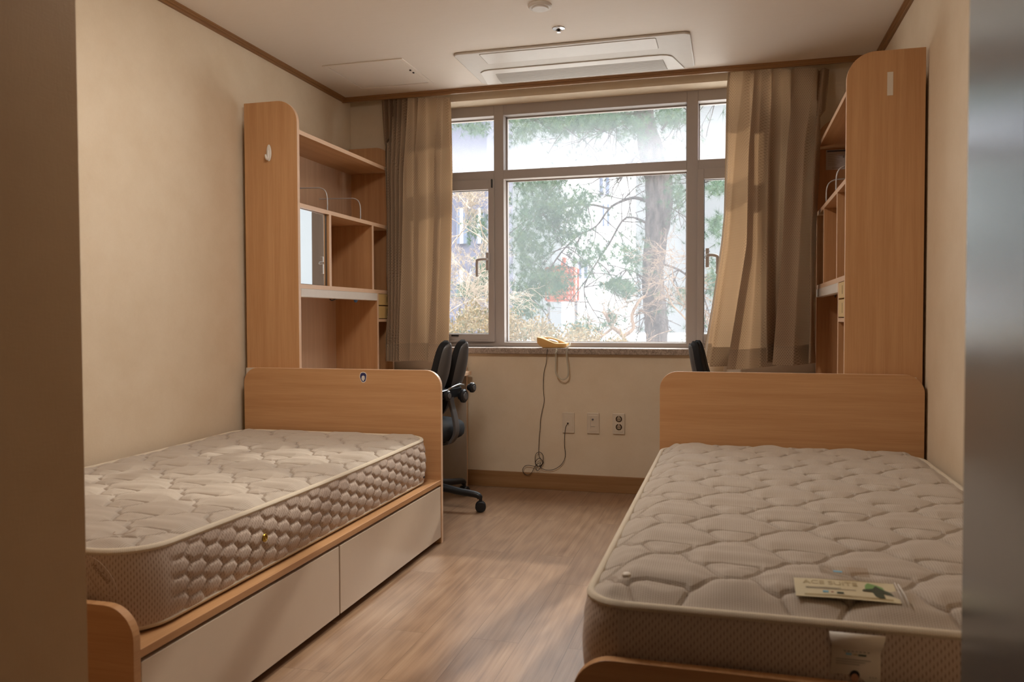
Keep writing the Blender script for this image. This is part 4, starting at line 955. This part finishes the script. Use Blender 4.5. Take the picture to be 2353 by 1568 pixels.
# unseen crown above the window's view, added to block sun through the middle
for k in range(1500):
    tuft(Vector((rnd.uniform(-.8, 2.75), TYY+rnd.uniform(-.8, .8), rnd.uniform(3.3, 5.4))), 22, .17, rnd)
nd = MB(); nd.v = [tuple(x) for x in V]; nd.f = Fc; nd.mi = [0]*len(Fc); nd.uv = [(0, 0)]*len(V); nd.build('needles', m_needle, pine)
# bare pale shrub outside the left sash and tangle on the right
sh = thing('bare_shrub', 'leafless shrub of pale tangled twigs outside the left sash', 'shrub', tuple(at(1085, 900, y=3.0))); sh.location.z = gz
bm_ = MB(); rnd = random.Random(11)
for (u, v, du, dv) in ((1090, 790, -20, -100), (1060, 800, 10, -120), (1125, 700, -80, -60), (1095, 640, -60, -40), (1040, 560, 50, -70), (1120, 620, -70, 20), (1080, 480, -30, -30), (1050, 480, 60, -20), (1030, 720, 60, -60), (1120, 560, -50, -60), (1060, 640, 40, 30), (1100, 500, 20, 60), (1045, 600, 60, 60)):
    y_ = rnd.uniform(2.5, 3.4); a_ = at(u, v, y=y_); b_ = at(u+du, v+dv, y=y_+rnd.uniform(-.2, .2)); branchy(bm_, a_, b_-a_, (b_-a_).length*.95, .0075, 5, rnd, .7, .0, 3, .0016)
bm_.build('twigs', m_twig, sh, smooth=True)
sh2 = thing('bare_shrub', 'leafless brown branches beside the foot of the pine trunk', 'shrub', tuple(at(1560, 900, y=3.4))); sh2.location.z = gz
bm_ = MB()
for P_, w_ in (([(1440, 800), (1430, 770), (1405, 750), (1395, 730), (1385, 715)], 12), ([(1430, 775), (1455, 755), (1452, 725), (1470, 690), (1485, 680)], 10), ([(1410, 752), (1380, 775), (1350, 790)], 7), ([(1600, 800), (1580, 740), (1545, 700), (1530, 660)], 5), ([(1600, 760), (1570, 690), (1540, 640)], 4)):
    S_ = spline([at(u, v, y=3.4) for u, v in P_], 4); bm_.tube(S_, [max(.004, w_*.5*8/F*(1-.5*i/len(S_))) for i in range(len(S_))], 6)
    for k in range(5):
        i = rnd.randint(1, len(S_)-1); branchy(bm_, S_[i], Vector((rnd.uniform(-1, 1), rnd.uniform(-.3, .3), rnd.uniform(-.3, 1))), rnd.uniform(.15, .3), .006, 3, rnd, .8, 0, 3, .0018)
for k in range(12):
    a_ = at(rnd.uniform(1540, 1610), rnd.uniform(560, 780), y=3.4); branchy(bm_, a_, Vector((rnd.uniform(-1, .4), rnd.uniform(-.3, .3), rnd.uniform(-.6, .8))), .28, .005, 3, rnd, .7, 0, 3, .0018)
bm_.build('branches', m_twig2, sh2, smooth=True)
# low leafy hedge
hg = thing('hedge', 'low yellowing bamboo leaf hedge just outside the window', 'hedge', tuple(at(1240, 900, y=2.4))); hg.location.z = gz
V = []; Fc = []; rnd = random.Random(5)
for k in range(9000):
    u = rnd.uniform(1020, 1440); y_ = rnd.uniform(1.7, 3.4)
    topv = 752-22*math.sin((u-1020)/70)-10*math.sin(u/13)+(30 if u > 1380 else 0)+(-15 if 1050 < u < 1125 else 0)
    v = topv+abs(rnd.gauss(0, 45))+rnd.gauss(0, 12); c_ = at(u, min(v, 860), y=y_)
    d = Vector((rnd.gauss(0, 1), rnd.gauss(0, 1), rnd.gauss(0, .8)+.5)).normalized(); w_ = d.orthogonal().normalized()*rnd.uniform(.006, .010); L_ = rnd.uniform(.03, .06); o_ = len(V)
    V += [c_, c_+d*L_*.5+w_, c_+d*L_, c_+d*L_*.5-w_]; Fc.append((o_, o_+1, o_+2, o_+3))
hb = MB(); hb.v = [tuple(x) for x in V]; hb.f = Fc; hb.mi = [0]*len(Fc); hb.uv = [(0, 0)]*len(V); hb.build('leaves', m_hedge, hg)
st_ = MB()
for k in range(60):
    a_ = at(rnd.uniform(1020, 1430), 860, y=rnd.uniform(1.8, 3.2)); a_.z = gz; st_.tube([a_, a_+Vector((rnd.uniform(-.1, .1), 0, rnd.uniform(.8, 1.15)))], .004, 4)
st_.build('stems', m_twig2, hg)
# buildings and things further off
def far_building(name, label, u0, u1, v0, y, m_, wins):
    a_ = at(u0, v0, y=y); b_ = at(u1, v0, y=y); r = thing(name, label, 'building', ((a_.x+b_.x)/2, y+3, gz))
    MB().box(a_.x, b_.x, y, y+2, gz, a_.z).build('walls', m_, r)
    for (wu0, wu1, wv0, wv1) in wins:
        p_ = at(wu0, wv0, y=y-.02); q_ = at(wu1, wv1, y=y-.02); fr_ = MB().box(p_.x, q_.x, y-.06, y-.001, q_.z, p_.z).build('window', m_bwin, r)
        MB().box((p_.x+q_.x)/2-.03, (p_.x+q_.x)/2+.03, y-.09, y-.06, q_.z, p_.z).build('mullion', m_bldB, fr_)
    return r
far_building('building', 'blue grey building in shade beyond the left sash', 860, 1118, 250, 11, m_bldA, [(1050, 1075, 480, 560), (1095, 1112, 480, 560), (1050, 1075, 620, 680)])
far_building('building', 'pale building beyond the pine with bluish windows', 1290, 1440, 380, 16, m_bldB, [(1378, 1400, 400, 450), (1330, 1350, 600, 640), (1385, 1400, 470, 520)])
ob_ = thing('net_basket', 'orange net basket glimpsed behind the pine branches', 'basket', tuple(at(1286, 720, y=5.4))); ob_.location.z = gz
a_, b_ = at(1254, 616, y=5.4), at(1318, 690, y=5.4); nb = MB()
for i in range(9):
    x = a_.x+(b_.x-a_.x)*i/8
    for yy in (5.4, 5.7): nb.box(x-.012, x+.012, yy, yy+.02, b_.z, a_.z)
for i in range(7):
    z = b_.z+(a_.z-b_.z)*i/6; nb.box(a_.x, b_.x, 5.4, 5.42, z-.012, z+.012); nb.box(a_.x, b_.x, 5.7, 5.72, z-.012, z+.012); nb.box(a_.x, a_.x+.02, 5.4, 5.72, z-.012, z+.012); nb.box(b_.x-.02, b_.x, 5.4, 5.72, z-.012, z+.012)
nb.box(a_.x+.1, b_.x-.1, 5.5, 5.65, a_.z-.12, a_.z+.03)
nb.build('net', m_orange, ob_)
lg = MB()
for x in (a_.x, b_.x): lg.tube([(x, 5.56, gz), (x, 5.56, b_.z)], .02, 8)
lg.build('post', m_grey, ob_)
MB().tube([at(1286, 640, y=5.5), at(1298, 592, y=5.5)], .03, 8).build('pole', m_orange, ob_)

# ---------------------------------------------------------------- light
SKY_LOW, SKY_HIGH = .74, 13.5; FILL_LAMP = 33
wd = bpy.data.worlds.new('world'); sc.world = wd; wd.use_nodes = True; nt = wd.node_tree; nt.nodes.clear()
bg = nt.nodes.new('ShaderNodeBackground'); ow = nt.nodes.new('ShaderNodeOutputWorld'); nt.links.new(bg.outputs[0], ow.inputs[0])
# pale overcast: soft near the horizon, much brighter overhead
tcw = nt.nodes.new('ShaderNodeTexCoord'); sp_ = nt.nodes.new('ShaderNodeSeparateXYZ'); nt.links.new(tcw.outputs['Generated'], sp_.inputs[0])
mr = nt.nodes.new('ShaderNodeMapRange'); mr.interpolation_type = 'SMOOTHSTEP'; nt.links.new(sp_.outputs[2], mr.inputs['Value'])
mr.inputs['From Min'].default_value = .24; mr.inputs['From Max'].default_value = .75; mr.inputs['To Min'].default_value = SKY_LOW; mr.inputs['To Max'].default_value = SKY_HIGH
nt.links.new(mr.outputs[0], bg.inputs[1]); bg.inputs[0].default_value = (.92, .96, 1, 1)
sn = bpy.data.lights.new('sun', 'SUN'); sn.energy = 3.2; sn.angle = math.radians(1.2); sn.color = (1, .92, .8); so = bpy.data.objects.new('sun', sn); C.objects.link(so)
dv = Vector((-.42, -1.9, -1.15)); so.rotation_euler = dv.to_track_quat('-Z', 'Y').to_euler(); so.location = (3, 6, 5)
pl = bpy.data.lights.new('window_portal', 'AREA'); pl.shape = 'RECTANGLE'; pl.size = OX1-OX0; pl.size_y = OZ1-OZ0; po = bpy.data.objects.new('window_portal', pl); C.objects.link(po)
po.location = ((OX0+OX1)/2, .29, (OZ0+OZ1)/2); po.rotation_euler = (-PI/2, 0, 0); pl.cycles.is_portal = True

# added fill lamp on the ceiling, out of view, to brighten the interior
lp = thing('added_fill_lamp', 'added round white fill lamp above the aisle, out of view', 'lamp', (1.30, -2.35, H))
def mk_emit():
    n = N('fill_lamp_glow'); e = n.n('ShaderNodeEmission', {'Color': (1, .94, .87, 1), 'Strength': FILL_LAMP}); return n.done(e)
MB().lathe([(0, 0), (.27, 0), (.27, -.02), (.262, -.028), (.255, -.02), (0, -.02)], (1.30, -2.35, H), 'z', 40).build('fill_lamp_base', m_white, lp, smooth='auto')
MB().lathe([(0, -.02), (.25, -.02), (.25, -.05), (.22, -.065), (0, -.07)], (1.30, -2.35, H), 'z', 40).build('fill_lamp_diffuser', mk_emit(), lp, smooth='auto')
vs = sc.view_settings; vs.view_transform = 'Standard'; vs.look = 'None'; vs.gamma = 1; vs.use_curve_mapping = False; vs.exposure = 0.0
sc.display_settings.display_device = 'sRGB'
